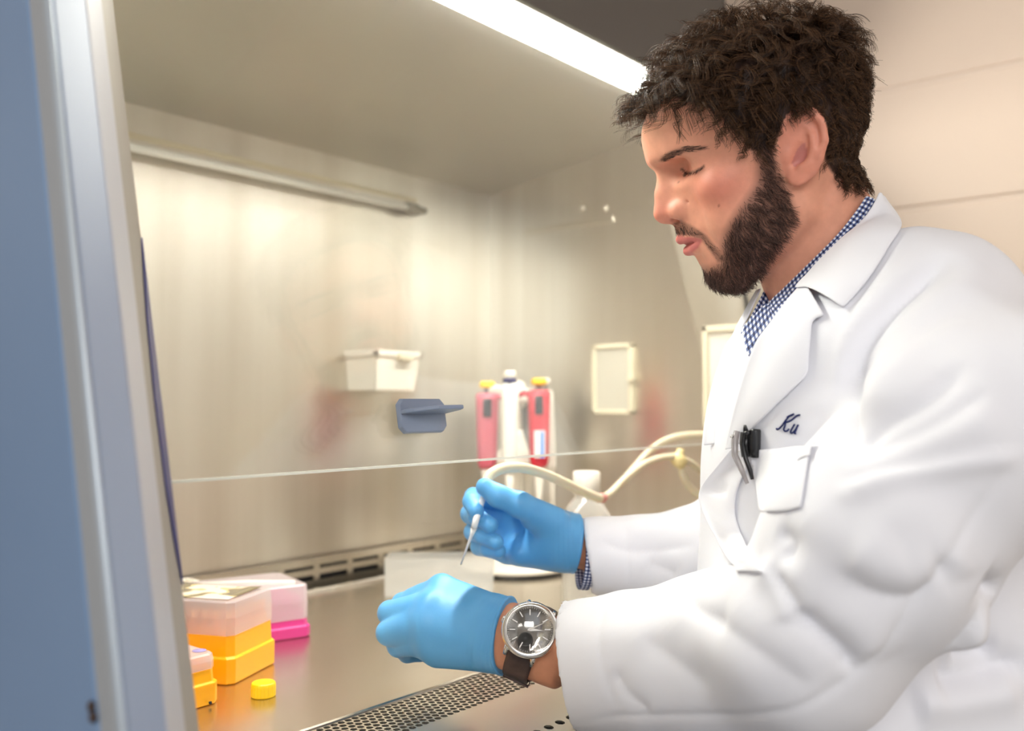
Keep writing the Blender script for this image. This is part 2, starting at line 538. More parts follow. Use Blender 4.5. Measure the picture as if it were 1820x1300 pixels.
    prism('post_trim', [(0.2400, 0.4588), (0.2665, 0.4915), (0.2690, 0.4950), (0.2690, 0.535), (0.2400, 0.535)], MT['trim_light'], bev=0.003)
    prism('post_gasket', [(0.2690, 0.4972), (0.2985, 0.5350), (0.3000, 0.5380), (0.3000, 0.585), (0.2690, 0.585)], MT['trim_grey'], bev=0.0015)
    # dark blue strip stuck on the gasket, pointed at its lower end
    dv = norm((0.0295, 0.0378, 0)); ow = np.array([dv[1], -dv[0], 0]) * 0.0012
    e0 = np.array([0.2985, 0.5350, 0])
    pl = []
    for zr, wd in ((-0.108, 0.0), (-0.085, 0.010), (-0.05, 0.0185), (0.0, 0.021), (0.05, 0.016), (0.105, 0.0)):
        pl.append((zr, wd))
    at = lambda zr, d: e0 - dv * d + ow + np.array([0, zr * 0.255, ZR + zr])
    L_ = [at(zr, 0.0012 + wd) for zr, wd in pl]; R_ = [at(zr, 0.001) for zr, wd in pl]
    vv = L_ + R_; n = len(pl)
    vv += [q - ow * 0.7 for q in vv]
    ff = [(i, i + 1, n + i + 1, n + i) for i in range(n - 1)]
    ff += [tuple(2 * n + k for k in f)[::-1] for f in ff] + [(i, i + 1, 2 * n + i + 1, 2 * n + i) for i in range(n - 1)] + [(n + i, n + i + 1, 3 * n + i + 1, 3 * n + i) for i in range(n - 1)]
    MB().add(vv, ff).build('post_stripe', MT['decal_blue'], cab)
    for u, v in ((165, 1256), (168, 1275)):
        q = on_plane(u, v, 0, 0.2066)
        MB().lathe([(0.0, 0.0022), (0.0022, 0.0018), (0.0030, 0.0)], q, (-1, 0, 0), 12).build('cover_screw', mat('dark_screw', (0.10, 0.07, 0.06), 0.4, 0.8), cab)
    # right frame post
    prism('frame_post', [(XR - 0.003, 0.530), (XR + 0.062, 0.530), (XR + 0.062, 0.66), (XR - 0.003, 0.66)], MT['steel_sill'], z1=ZR + 0.42)
    m = MB(); yA, yB2, zA_, zB_ = 0.575, 0.668, ZR - 0.045, ZR + 0.112; X0, f_ = XR - 0.018, 0.009
    m.box((X0, yA, zA_), (XR, yB2, zA_ + f_)).box((X0, yA, zB_ - f_), (XR, yB2, zB_)).box((X0, yA, zA_), (XR, yA + f_, zB_)).box((X0, yB2 - f_, zA_), (XR, yB2, zB_))
    o2 = m.build('outlet_frame', MT['cream_plastic'], cab, 0.0015)
    MB().box((X0 + 0.006, yA + f_, zA_ + f_), (XR - 0.002, yB2 - f_, zB_ - f_)).build('outlet_cover', MT['white_plastic'], o2)
    # unlit germicidal tube on a bracket along the top of the back wall
    zt_ = ZR + 0.312; yt = YB - 0.020
    MB().box((XL, YB - 0.003, zt_ + 0.016), (1.06, YB, zt_ + 0.024)).build('tube_bracket', MT['cream_plastic'], cab, 0.002)
    MB().tube([(XL, yt, zt_), (1.02, yt, zt_)], 0.0058, 16).build('lamp_tube', mat('clear_lamp_tube', (0.86, 0.85, 0.80), 0.15, 0), cab)
    MB().tube([(1.018, yt, zt_), (1.042, yt, zt_)], 0.0085, 16).tube([(1.042, yt, zt_), (1.062, yt, zt_)], [0.0065, 0.0055], 12).box((1.046, yt, zt_ - 0.006), (1.058, YB, zt_ + 0.006)).build('lamp_socket', mat('grey_lamp_socket', srgb(140, 136, 124), 0.4, 0.4), cab)
    # fixtures on the right inner wall
    for u, v in ((1035, 371), (1076, 371)):
        q = on_plane(u, v, 0, XR)
        MB().lathe([(0.0, 0.004), (0.004, 0.0035), (0.006, 0.0)], q, (-1, 0, 0), 14).build('wall_bolt', MT['steel_sill'], cab)
    a = on_plane(1057, 614, 0, XR); b = on_plane(1129, 737, 0, XR)
    y0, y1, z0, z1 = b[1], a[1], b[2], a[2]
    m = MB()
    fr = 0.007
    m.box((XR - 0.010, y0, z0), (XR, y0 + fr, z1)).box((XR - 0.010, y1 - fr, z0), (XR, y1, z1)).box((XR - 0.010, y0, z1 - fr), (XR, y1, z1)).box((XR - 0.010, y0, z0), (XR, y1, z0 + fr))
    oc = m.build('outlet_frame', MT['cream_plastic'], cab, 0.0015)
    MB().box((XR - 0.006, y0 + fr, z0 + fr), (XR - 0.001, y1 - fr, z1 - fr)).build('outlet_cover', mat('grey_outlet_cover', srgb(196, 192, 178), 0.3), oc)
    MB().box((XR - 0.016, y0 - 0.003, (z0 + z1) / 2 - 0.004), (XR - 0.004, y0 + 0.004, (z0 + z1) / 2 + 0.006)).build('cover_latch', MT['cream_plastic'], oc, 0.001)
    # long shallow ledge high on the right wall
    a = on_plane(935, 413, 0, XR); b = on_plane(1092, 404, 0, XR)
    MB().box((XR - 0.003, b[1], a[2] - 0.006), (XR, a[1], a[2] + 0.005)).build('wall_ledge', MT['steel_sill'], cab, 0.002)
cabinet()
# ================================================================== things inside the cabinet
zf = Z0 + 0.0002

def tip_box(name, corner, u_dir, lu, lv, zledge, zbase, ztop, base_m, label, group=None, chamf=0.006, decal=None, rack_col=None):
    """corner = the near corner on the work surface; box runs lu along u_dir and lv to its left-hand side"""
    u = norm((*u_dir, 0)); v = np.array([-u[1], u[0], 0])
    c = np.array([corner[0], corner[1], zf])
    ctr = c + u * lu / 2 + v * lv / 2
    root = empty(name, ctr, label, 'tip box', group)
    def ring(ins, z, ch=chamf):
        a, b = lu / 2 - ins, lv / 2 - ins
        pts = [(-a + ch, -b), (a - ch, -b), (a, -b + ch), (a, b - ch), (a - ch, b), (-a + ch, b), (-a, b - ch), (-a, -b + ch)]
        return [ctr + u * p + v * q + np.array([0, 0, z]) for p, q in pts]
    def shell(levels, closed_top=True, closed_bottom=True):
        vv = [p for ins, z in levels for p in ring(ins, z)]
        ff = []
        for i in range(len(levels) - 1):
            for k in range(8):
                ff.append((i * 8 + k, i * 8 + (k + 1) % 8, (i + 1) * 8 + (k + 1) % 8, (i + 1) * 8 + k))
        if closed_bottom: ff.append(tuple(range(8))[::-1])
        if closed_top: ff.append(tuple((len(levels) - 1) * 8 + k for k in range(8)))
        return MB().add(vv, ff)
    shell([(0.0015, 0), (0.0, 0.001), (0.0, zledge), (0.0022, zledge + 0.0012), (0.003, zbase)]).build('base', base_m, root, 0.0008)
    # tip rack standing up inside the lid, with rows of tip collars
    rm = mat('rack_in_' + name, rack_col, 0.5)
    shell([(0.006, zbase - 0.001), (0.006, zbase + (ztop - zbase) * 0.22)]).build('tip_rack', rm, root)
    m = MB()
    nu, nv = max(3, int(lu / 0.0135)), max(3, int(lv / 0.0135))
    for i in range(nu):
        for j in range(nv):
            q = ctr + u * (-lu / 2 + (i + 1) * lu / (nu + 1)) + v * (-lv / 2 + (j + 1) * lv / (nv + 1)) + np.array([0, 0, zbase + (ztop - zbase) * 0.22])
            m.lathe([(0.0032, 0), (0.0036, (ztop - zbase) * 0.42), (0.0028, (ztop - zbase) * 0.42), (0.0022, 0.004)], q, n=8)
    tag(m.build('pipette_tips', rm, root), kind='stuff')
    # frosted lid with thickness
    h = ztop
    outer = [(0.0024, zbase + 0.0003), (0.0024, zbase + (h - zbase) * 0.5), (0.0034, h - 0.0015), (0.0050, h)]
    vv, ff = [], []
    for ins, z in outer: vv += ring(ins, z)
    for i in range(len(outer) - 1):
        for k in range(8):
            ff.append((i * 8 + k, i * 8 + (k + 1) % 8, (i + 1) * 8 + (k + 1) % 8, (i + 1) * 8 + k))
    ff.append(tuple((len(outer) - 1) * 8 + k for k in range(8)))
    lid = MB().add(vv, ff).build('lid', MT['clear_lid'], root)
    sd = lid.modifiers.new('thick', 'SOLIDIFY'); sd.thickness = 0.0009
    return root, ctr, u, v, lid

yb, ctr, u, v, lid = tip_box('pipette_tip_box', (0.5020, 0.7640), (0.0727, 0.0337), 0.084, 0.122, 0.024, 0.0445, 0.0765, MT['yellow'],
                             'large yellow pipette tip box with a tall frosted lid', 'pipette tip boxes', rack_col=srgb(255, 170, 80))
# worn paper label on the lid: a curling sheet, dark with a pale torn patch
lab = MB()
lm = mat('printed_lid_label', (0.5, 0.5, 0.5), 0.25)
tc = nn(lm, 'ShaderNodeTexCoord'); vo = nn(lm, 'ShaderNodeTexNoise'); vo.inputs['Scale'].default_value = 38; vo.inputs['Detail'].default_value = 1
cr = nn(lm, 'ShaderNodeValToRGB'); cr.color_ramp.interpolation = 'CONSTANT'
cr.color_ramp.elements[0].color = (*srgb(118, 108, 84), 1); cr.color_ramp.elements[1].position = 0.52; cr.color_ramp.elements[1].color = (*srgb(214, 200, 190), 1)
e = cr.color_ramp.elements.new(0.47); e.color = (*srgb(196, 178, 128), 1)
lk(lm, tc.outputs['Object'], vo.inputs['Vector']); lk(lm, vo.outputs[0], cr.inputs[0]); lk(lm, cr.outputs[0], bsdf(lm).inputs['Base Color'])
n = 10
vv = []
for i in range(n + 1):
    for j in range(n + 1):
        a, b = i / n - 0.5, j / n - 0.5
        vv.append(ctr + u * a * 0.062 + v * b * 0.098 + np.array([0, 0, 0.0770 + 0.0035 * max(0, abs(b) - 0.3) * (1 + a)]))
ff = [(i * (n + 1) + j, (i + 1) * (n + 1) + j, (i + 1) * (n + 1) + j + 1, i * (n + 1) + j + 1) for i in range(n) for j in range(n)]
o = lab.add(vv, ff, True).build('lid_label', lm, yb)
o.modifiers.new('thick', 'SOLIDIFY').thickness = 0.0002

sb, ctr, u, v, lid = tip_box('pipette_tip_box', (0.4700 - 0.105, 0.7285), (1, 0.03), 0.105, 0.075, 0.0185, 0.0305, 0.0440, MT['yellow'],
                             'small low yellow tip box in front of the large one, beside the frame post', 'pipette tip boxes', rack_col=srgb(255, 180, 90))
MB().lathe([(0.0062, 0.0), (0.0058, 0.0004)], on_plane(354, 1157, 2, zf + 0.0441), n=24).build('lid_dot', mat('violet_dot', srgb(150, 140, 190), 0.4), sb)
q = on_plane(374, 1247, 1, 0.728)
MB().box((q[0] - 0.001, q[1] - 0.0008, zf + 0.0022), (q[0] + 0.001, q[1] + 0.001, zf + 0.0042)).build('latch_hole', MT['dark_cavity'], sb)

mb_, ctr, u, v, lid = tip_box('pipette_tip_box', (0.668 - 0.115, 0.888), (0.965, -0.26), 0.118, 0.098, 0.012, 0.0200, 0.0585, MT['magenta'],
                              'magenta tip box with a tall clear lid, behind the yellow ones', 'pipette tip boxes', rack_col=srgb(222, 110, 170))
MB().tube([ctr + u * -0.05 + v * 0.02 + np.array([0, 0, 0.0588]), ctr + u * 0.0 + v * 0.0 + np.array([0, 0, 0.0592]), ctr + u * 0.045 + v * -0.03 + np.array([0, 0, 0.0588])], 0.0022, 8).build('lid_rib', MT['white_plastic'], mb_)

# cream box with a raised rim, at the back behind the other boxes
root = empty('cream_box', (0.575, 1.024, zf), 'cream box with a raised rim at the back, half hidden behind the tip boxes', 'box')
MB().box((0.530, 1.006, zf), (0.620, 1.042, zf + 0.041)).build('body', MT['cream_plastic'], root, 0.002)
x0_, x1_, y0_, y1_, za_, zb_ = 0.5285, 0.6215, 1.0045, 1.0435, zf + 0.0412, zf + 0.0500
m = MB().box((x0_, y0_, za_), (x1_, y0_ + 0.005, zb_)).box((x0_, y1_ - 0.005, za_), (x1_, y1_, zb_)).box((x0_, y0_, za_), (x0_ + 0.005, y1_, zb_)).box((x1_ - 0.005, y0_, za_), (x1_, y1_, zb_))
m.build('lid_rim', MT['white_plastic'], root, 0.0012)

# lemon-yellow screw cap standing on the steel
c = on_plane(468, 1238, 2, Z0)
root = empty('screw_cap', (c[0], c[1], zf), 'small lemon-yellow ribbed screw cap standing on the steel surface', 'cap')
vv, ff = [], []
N = 72
prof = [(0.0102, 0.0), (0.0108, 0.0008), (0.0108, 0.0100), (0.0104, 0.0118), (0.0096, 0.0125), (0.0080, 0.0122), (0.0020, 0.0116), (0.0005, 0.0116)]
for i, (r, h) in enumerate(prof):
    for k in range(N):
        rr = r + (0.00028 if (k % 3 == 0 and 1 <= i <= 2) else 0)
        vv.append((c[0] + rr * math.cos(k * 2 * PI / N), c[1] + rr * math.sin(k * 2 * PI / N), zf + h))
for i in range(len(prof) - 1):
    for k in range(N):
        ff.append((i * N + k, i * N + (k + 1) % N, (i + 1) * N + (k + 1) % N, (i + 1) * N + k))
ff += [tuple(range(N))[::-1], tuple((len(prof) - 1) * N + k for k in range(N))]
MB().add(vv, ff).build('cap_shell', MT['yellow_cap'], root)

# ------------------------------------------------------------------ pipettes on a carousel stand
SX, SY = on_plane(915, 1012, 2, Z0)[:2]
st = empty('pipette_stand', (SX, SY, zf), 'white carousel pipette stand with a round base near the back corner', 'stand')
MB().lathe([(0.088, 0.0), (0.088, 0.005), (0.084, 0.0051)], (SX, SY, zf), n=56).build('foot_ring', MT['black_plastic'], st)
MB().lathe([(0.089, 0.0052), (0.091, 0.008), (0.089, 0.012), (0.060, 0.020), (0.026, 0.026), (0.015, 0.034)], (SX, SY, zf), n=56).build('base', MT['white_plastic'], st)
MB().lathe([(0.014, 0.03), (0.012, 0.10), (0.0115, 0.255), (0.020, 0.262)], (SX, SY, zf), n=24).build('column', MT['white_plastic'], st)
MB().lathe([(0.010, 0.160), (0.030, 0.162), (0.050, 0.165), (0.052, 0.172), (0.048, 0.178), (0.022, 0.188), (0.014, 0.212), (0.012, 0.22)], (SX, SY, zf), n=40).build('holder_ring', MT['white_plastic'], st)
MB().lathe([(0.012, 0.262), (0.030, 0.264), (0.033, 0.270), (0.033, 0.280), (0.027, 0.285), (0.017, 0.287), (0.016, 0.296), (0.010, 0.299)], (SX, SY, zf), n=36).build('top_knob', MT['white_plastic'], st)

def pipette(u, dt, ztip, hgt, body_m, cap_m, label, lean=0.0, window=True, slim=1.0, hook=1):
    """one single-channel pipette hanging upright at column u of the picture"""
    q = on_plane(u, 900, 2, Z0)
    base = CAM + (ray(u, 715)) * dt
    x, y = base[0], base[1]
    root = empty('pipette', (x, y, zf + ztip), label, 'pipette', 'pipettes hanging on the carousel stand')
    toc = norm((-x, -y, 0))                       # towards the photographer's side
    sd = np.array([-toc[1], toc[0], 0])
    Lz = lambda h: np.array([x, y, zf + ztip + h]) + sd * lean * h
    s = slim
    def lo(name, levels, m_, n=20):
        vv, ff = [], []
        for h, rw, rd in levels:
            for k in range(n):
                a = 2 * PI * k / n
                ca, sa = math.cos(a), math.sin(a)
                e = 0.75
                vv.append(Lz(h) + sd * rw * s * math.copysign(abs(ca) ** e, ca) + toc * rd * s * math.copysign(abs(sa) ** e, sa))
        for i in range(len(levels) - 1):
            for k in range(n):
                ff.append((i * n + k, i * n + (k + 1) % n, (i + 1) * n + (k + 1) % n, (i + 1) * n + k))
        ff += [tuple(range(n))[::-1], tuple((len(levels) - 1) * n + k for k in range(n))]
        return MB().add(vv, ff, True).build(name, m_, root)
    H = hgt
    lo('tip_cone', [(0, 0.0026, 0.0026), (H * 0.16, 0.0042, 0.0042), (H * 0.30, 0.0068, 0.0068), (H * 0.38, 0.0085, 0.0085)], MT['white_plastic'])
    lo('body', [(H * 0.36, 0.010, 0.010), (H * 0.40, 0.0125, 0.0125), (H * 0.60, 0.0138, 0.014), (H * 0.82, 0.0150, 0.016), (H * 0.90, 0.0155, 0.017), (H * 0.915, 0.013, 0.014)], body_m)
    lo('plunger', [(H * 0.905, 0.0045, 0.0045), (H * 0.955, 0.0045, 0.0045)], mat('grey_plunger', srgb(120, 116, 116), 0.4))
    lo('plunger_button', [(H * 0.952, 0.0085, 0.0085), (H * 0.958, 0.0105, 0.0105), (H * 0.988, 0.0105, 0.0105), (H, 0.0085, 0.0085)], cap_m)
    # finger hook and volume window
    hk_s = (-1 if sd @ CR > 0 else 1) * hook
    hk = Lz(H * 0.885) + sd * hk_s * 0.012 * s
    MB().tube([hk, hk + sd * hk_s * 0.010 + np.array([0, 0, 0.002]), hk + sd * hk_s * 0.020 - np.array([0, 0, 0.004])], [0.0050, 0.0046, 0.003], 10).build('finger_hook', body_m, root)
    if window:
        p0 = Lz(H * 0.74) + toc * 0.0138 * s - sd * 0.0060
        MB().obox(p0, sd * 0.012, toc * 0.0044, np.array([0, 0, H * 0.135])).build('volume_window', MT['black_plastic'], root, 0.0008)
    return root, Lz, sd, toc
pk = mat('grey_knurled_grip', srgb(132, 130, 126), 0.6)
r1, L1, s1, t1 = pipette(866, 1.372, 0.095, 0.200, MT['pink'], MT['yellow_cap'], 'red pipette with yellow button, left of the stand column', slim=1.12, hook=-1)
r2, L2, s2, t2 = pipette(958, 1.385, 0.095, 0.205, MT['red'], MT['yellow_cap'], 'red pipette with a white and blue label, right of the stand column', slim=1.12)
p0 = L2(0.205 * 0.43) + t2 * 0.0182 - s2 * 0.0070
MB().obox(p0, s2 * 0.016, t2 * 0.0012, np.array([0, 0, 0.040])).build('paper_label', mat('white_paper_label', srgb(226, 222, 220), 0.6), r2)
MB().obox(p0 + t2 * 0.0013 + s2 * 0.009, s2 * 0.005, t2 * 0.0004, np.array([0, 0, 0.038])).build('label_stripe', mat('blue_label_stripe', srgb(82, 140, 226), 0.6), r2)
r3, L3, s3, t3 = pipette(906, 1.340, 0.078, 0.232, MT['white_plastic'], MT['white_plastic'], 'white pipette in front of the stand column', window=False, slim=0.85)
MB().lathe([(0.0098, 0), (0.0098, 0.006)], L3(0.232 * 0.925), n=20).build('navy_collar', MT['navy'], r3)
r4, L4, s4, t4 = pipette(984, 1.43, 0.080, 0.222, MT['white_plastic'], MT['white_plastic'], 'slim pale pipette leaning at the right of the stand', lean=-0.06, window=False, slim=0.72)
r5, L5, s5, t5 = pipette(938, 1.512, 0.085, 0.200, pk, mat('navy_button', srgb(30, 34, 70), 0.4), 'grey knurled pipette half hidden behind the stand column', window=False)

# ------------------------------------------------------------------ white bin on the back wall
a = on_plane(648, 630, 1, 1.055); b = on_plane(726, 695, 1, 1.055)
root = empty('wall_bin', ((a[0] + b[0]) / 2, YB - 0.03, b[2]), 'small white open bin fixed on the steel back wall', 'bin')
x0, x1, z0, z1 = a[0], b[0], b[2], a[2]
m = MB()
def taper(xa, xb, ya, yb_, za, zb, dx=0.005):
    return [(xa + dx, ya + dx, za), (xb - dx, ya + dx, za), (xb - dx, yb_, za), (xa + dx, yb_, za), (xa, ya, zb), (xb, ya, zb), (xb, yb_, zb), (xa, yb_, zb)]
t_ = 0.003
yF, yB_ = 1.030, YB
m.hexa([(x0 + .005, yF + .006, z0), (x1 - .005, yF + .006, z0), (x1 - .005, yF + .009, z0), (x0 + .005, yF + .009, z0), (x0, yF, z1), (x1, yF, z1), (x1, yF + t_, z1), (x0, yF + t_, z1)])
m.hexa([(x0 + .005, yF + .006, z0), (x0 + .008, yF + .006, z0), (x0 + .008, yB_, z0), (x0 + .005, yB_, z0), (x0, yF, z1), (x0 + t_, yF, z1), (x0 + t_, yB_, z1), (x0, yB_, z1)])
m.hexa([(x1 - .008, yF + .006, z0), (x1 - .005, yF + .006, z0), (x1 - .005, yB_, z0), (x1 - .008, yB_, z0), (x1 - t_, yF, z1), (x1, yF, z1), (x1, yB_, z1), (x1 - t_, yB_, z1)])
m.box((x0 + .005, yF + .006, z0), (x1 - .005, yB_, z0 + .003))
m.build('bin_shell', MT['white_plastic'], root, 0.001)
m = MB()
m.box((x0 - .004, yF - .004, z1 - .003), (x1 + .004, yF + .003, z1 + .006)).box((x0 - .004, yF - .004, z1 - .003), (x0 + .003, yB_, z1 + .006)).box((x1 - .003, yF - .004, z1 - .003), (x1 + .004, yB_, z1 + .006))
m.build('rim', MT['white_plastic'], root, 0.0015)
MB().box(((x0 + x1) / 2 - 0.006, yF - 0.012, z1 - 0.008), ((x0 + x1) / 2 + 0.022, yF, z1 + 0.002)).build('pull_lip', MT['cream_plastic'], root, 0.002)

# ------------------------------------------------------------------ clear plastic box standing at the back
c = on_plane(683, 1062, 2, Z0)
root = empty('clear_plastic_box', (c[0] + 0.07, c[1] + 0.01, zf), 'low clear plastic box standing behind the gloved hands', 'box')
uu = norm(CR); vv_ = np.array([-uu[1], uu[0], 0])
c = np.array([c[0], c[1], zf])
m = MB()
Lb, Wb, Hb, t_ = 0.148, 0.055, 0.052, 0.0022
m.obox(c, uu * Lb, vv_ * t_, np.array([0, 0, Hb])).obox(c + vv_ * (Wb - t_), uu * Lb, vv_ * t_, np.array([0, 0, Hb]))
m.obox(c, uu * t_, vv_ * Wb, np.array([0, 0, Hb])).obox(c + uu * (Lb - t_), uu * t_, vv_ * Wb, np.array([0, 0, Hb]))
m.build('box_walls', MT['clear_soft'], root)
MB().obox(c + np.array([0, 0, 0.0005]) + uu * t_ + vv_ * t_, uu * (Lb - 2 * t_), vv_ * (Wb - 2 * t_), np.array([0, 0, 0.003])).build('box_floor', MT['clear_soft'], root)

# ------------------------------------------------------------------ square clear bottle with a white cap
c = on_plane(1040, 990, 2, Z0)
tB = 1.22
bc = CAM + ray(1042, 715) * tB
bx = np.array([bc[0], bc[1], zf])
root = empty('reagent_bottle', bx, 'square clear bottle with a white screw cap behind the sleeve', 'bottle')
uu = norm(CR * np.array([1, 1, 0])); vv_ = np.array([-uu[1], uu[0], 0])
def sq(levels, n=32, e=0.35):
    vv, ff = [], []
    for h, r, ee in levels:
        for k in range(n):
            a = 2 * PI * k / n + 0.02
            ca, sa = math.cos(a), math.sin(a)
            vv.append(bx + uu * r * math.copysign(abs(ca) ** ee, ca) + vv_ * r * math.copysign(abs(sa) ** ee, sa) + np.array([0, 0, h]))
    for i in range(len(levels) - 1):
        for k in range(n):
            ff.append((i * n + k, i * n + (k + 1) % n, (i + 1) * n + (k + 1) % n, (i + 1) * n + k))
    ff += [tuple(range(n))[::-1], tuple((len(levels) - 1) * n + k for k in range(n))]
    return MB().add(vv, ff, True)
sq([(0, 0.030, 0.4), (0.004, 0.033, 0.4), (0.108, 0.033, 0.4), (0.118, 0.031, 0.5), (0.138, 0.018, 0.8), (0.140, 0.015, 1), (0.150, 0.015, 1)]).build('bottle_body', MT['clear_soft'], root)
MB().lathe([(0.0165, 0.144), (0.018, 0.146), (0.018, 0.172), (0.0165, 0.174)], bx, n=30).build('bottle_cap', MT['white_plastic'], root)
# ================================================================== implicit-surface toolkit (for the figure)
def smin(a, b, k):
    if k <= 0:
        return np.minimum(a, b)
    h = np.clip(0.5 + 0.5 * (b - a) / k, 0, 1)
    return b + (a - b) * h - k * h * (1 - h)

def smax(a, b, k):
    return -smin(-a, -b, k)

def cone(X, a, b, ra, rb):
    """rounded limb between two joints, radius running from ra to rb"""
    a = np.asarray(a, np.float32); b = np.asarray(b, np.float32)
    d = b - a
    L2 = float(d @ d) + 1e-12
    px, py, pz = X[0] - a[0], X[1] - a[1], X[2] - a[2]
    t = np.clip((px * d[0] + py * d[1] + pz * d[2]) / L2, 0, 1)
    return np.sqrt((px - t * d[0]) ** 2 + (py - t * d[1]) ** 2 + (pz - t * d[2]) ** 2) - (ra + (rb - ra) * t)

def ell(X, c, r):
    px, py, pz = (X[0] - c[0]), (X[1] - c[1]), (X[2] - c[2])
    k0 = np.sqrt((px / r[0]) ** 2 + (py / r[1]) ** 2 + (pz / r[2]) ** 2)
    k1 = np.sqrt((px / r[0] ** 2) ** 2 + (py / r[1] ** 2) ** 2 + (pz / r[2] ** 2) ** 2) + 1e-9
    return k0 * (k0 - 1) / k1

def chain(X, pts, rad, k=0.0):
    d = None
    for i in range(len(pts) - 1):
        c = cone(X, pts[i], pts[i + 1], rad[i], rad[i + 1])
        d = c if d is None else smin(d, c, k)
    return d

def surface_nets(xs, ys, zs, V):
    """polygonise V < 0 on a (possibly uneven) grid; returns verts, quads"""
    nx, ny, nz = V.shape
    S = V < 0
    cnt = np.zeros((nx - 1, ny - 1, nz - 1), np.int8)
    for i in (0, 1):
        for j in (0, 1):
            for k in (0, 1):
                cnt += S[i:nx - 1 + i, j:ny - 1 + j, k:nz - 1 + k]
    act = (cnt > 0) & (cnt < 8)
    I, J, K = np.nonzero(act)
    idx = -np.ones(act.shape, np.int32)
    idx[I, J, K] = np.arange(len(I))
    acc = np.zeros((len(I), 3)); num = np.zeros(len(I))
    G = (xs, ys, zs)
    for ax in range(3):
        o = [0, 1, 2]; o.remove(ax)
        for p in (0, 1):
            for q in (0, 1):
                A = [I, J, K]
                A = [I.copy(), J.copy(), K.copy()]
                A[o[0]] += p; A[o[1]] += q
                Bc = [a.copy() for a in A]; Bc[ax] += 1
                va = V[A[0], A[1], A[2]]; vb = V[Bc[0], Bc[1], Bc[2]]
                m = (va < 0) != (vb < 0)
                t = np.where(m, va / np.where(m, va - vb, 1), 0)
                pos = np.stack([G[c][A[c]] for c in range(3)], 1).astype(float)
                pos[:, ax] += t * (G[ax][Bc[ax]] - G[ax][A[ax]])
                acc[m] += pos[m]; num[m] += 1
    verts = acc / np.maximum(num, 1)[:, None]
    quads = []
    for ax in range(3):
        o = [0, 1, 2]; o.remove(ax)
        sl_a = [slice(None)] * 3; sl_b = [slice(None)] * 3
        sl_a[ax] = slice(0, -1); sl_b[ax] = slice(1, None)
        sl_a[o[0]] = sl_b[o[0]] = slice(1, -1); sl_a[o[1]] = sl_b[o[1]] = slice(1, -1)
        a = S[tuple(sl_a)]; b = S[tuple(sl_b)]
        for flip, m in ((False, a & ~b), (True, ~a & b)):
            C = list(np.nonzero(m))
            C[o[0]] = C[o[0]] + 1; C[o[1]] = C[o[1]] + 1
            def at(p, q):
                D = [c.copy() for c in C]
                D[o[0]] -= p; D[o[1]] -= q
                return idx[D[0], D[1], D[2]]
            qd = np.stack([at(1, 1), at(0, 1), at(0, 0), at(1, 0)], 1)
            if (ax == 1) != flip:
                qd = qd[:, ::-1]
            quads.append(qd)
    q = np.concatenate(quads)
    q = q[(q >= 0).all(1)]
    return verts, q

def net_mesh(name, verts, quads, smooth=True):
    me = bpy.data.meshes.new(name)
    me.vertices.add(len(verts))
    me.vertices.foreach_set('co', np.asarray(verts, np.float32).ravel())
    me.loops.add(quads.size)
    me.loops.foreach_set('vertex_index', quads.ravel().astype(np.int32))
    me.polygons.add(len(quads))
    me.polygons.foreach_set('loop_start', np.arange(0, quads.size, 4, dtype=np.int32))
    me.polygons.foreach_set('loop_total', np.full(len(quads), 4, np.int32))
    me.update(calc_edges=True)
    me.polygons.foreach_set('use_smooth', np.ones(len(quads), bool))
    me.validate()
    return me

def evaluate(f, lo, hi, h):
    """sample f on an even grid and polygonise"""
    ax = [np.arange(lo[i], hi[i] + h, h, dtype=np.float32) for i in range(3)]
    X = np.meshgrid(*ax, indexing='ij', sparse=True)
    V = np.asarray(f(X), np.float32)
    return surface_nets(ax[0], ax[1], ax[2], V)

def vnormals(verts, quads):
    a, b, c, d = (verts[quads[:, i]] for i in range(4))
    fn = np.cross(c - a, d - b)
    vn = np.zeros_like(verts)
    for i in range(4):
        np.add.at(vn, quads[:, i], fn)
    return vn / (np.linalg.norm(vn, axis=1, keepdims=True) + 1e-12)

def relax(verts, quads, it=1, w=0.5):
    n = len(verts)
    for _ in range(it):
        s = np.zeros_like(verts); c = np.zeros(n)
        for i in range(4):
            for j in (1, 3):
                np.add.at(s, quads[:, i], verts[quads[:, (i + j) % 4]])
                np.add.at(c, quads[:, i], 1)
        verts = verts * (1 - w) + w * s / np.maximum(c, 1)[:, None]
    return verts

def in_poly(x, y, poly):
    poly = np.asarray(poly, float)
    r = np.zeros(x.shape, bool)
    j = len(poly) - 1
    for i in range(len(poly)):
        xi, yi = poly[i]; xj, yj = poly[j]
        c = ((yi > y) != (yj > y)) & (x < (xj - xi) * (y - yi) / (yj - yi + 1e-12) + xi)
        r ^= c
        j = i
    return r

def poly_dist(x, y, poly):
    """signed distance to a polygon, negative inside"""
    poly = np.asarray(poly, float)
    d = np.full(x.shape, 1e9)
    for i in range(len(poly)):
        a, b = poly[i - 1], poly[i]
        e = b - a
        t = np.clip(((x - a[0]) * e[0] + (y - a[1]) * e[1]) / (e @ e + 1e-12), 0, 1)
        d = np.minimum(d, np.hypot(x - a[0] - t * e[0], y - a[1] - t * e[1]))
    return np.where(in_poly(x, y, poly), -d, d)

def vcol(me, name, cols):
    a = me.color_attributes.new(name, 'FLOAT_COLOR', 'POINT')
    c = np.ones((len(me.vertices), 4), np.float32)
    c[:, :3] = cols
    a.data.foreach_set('color', c.ravel())
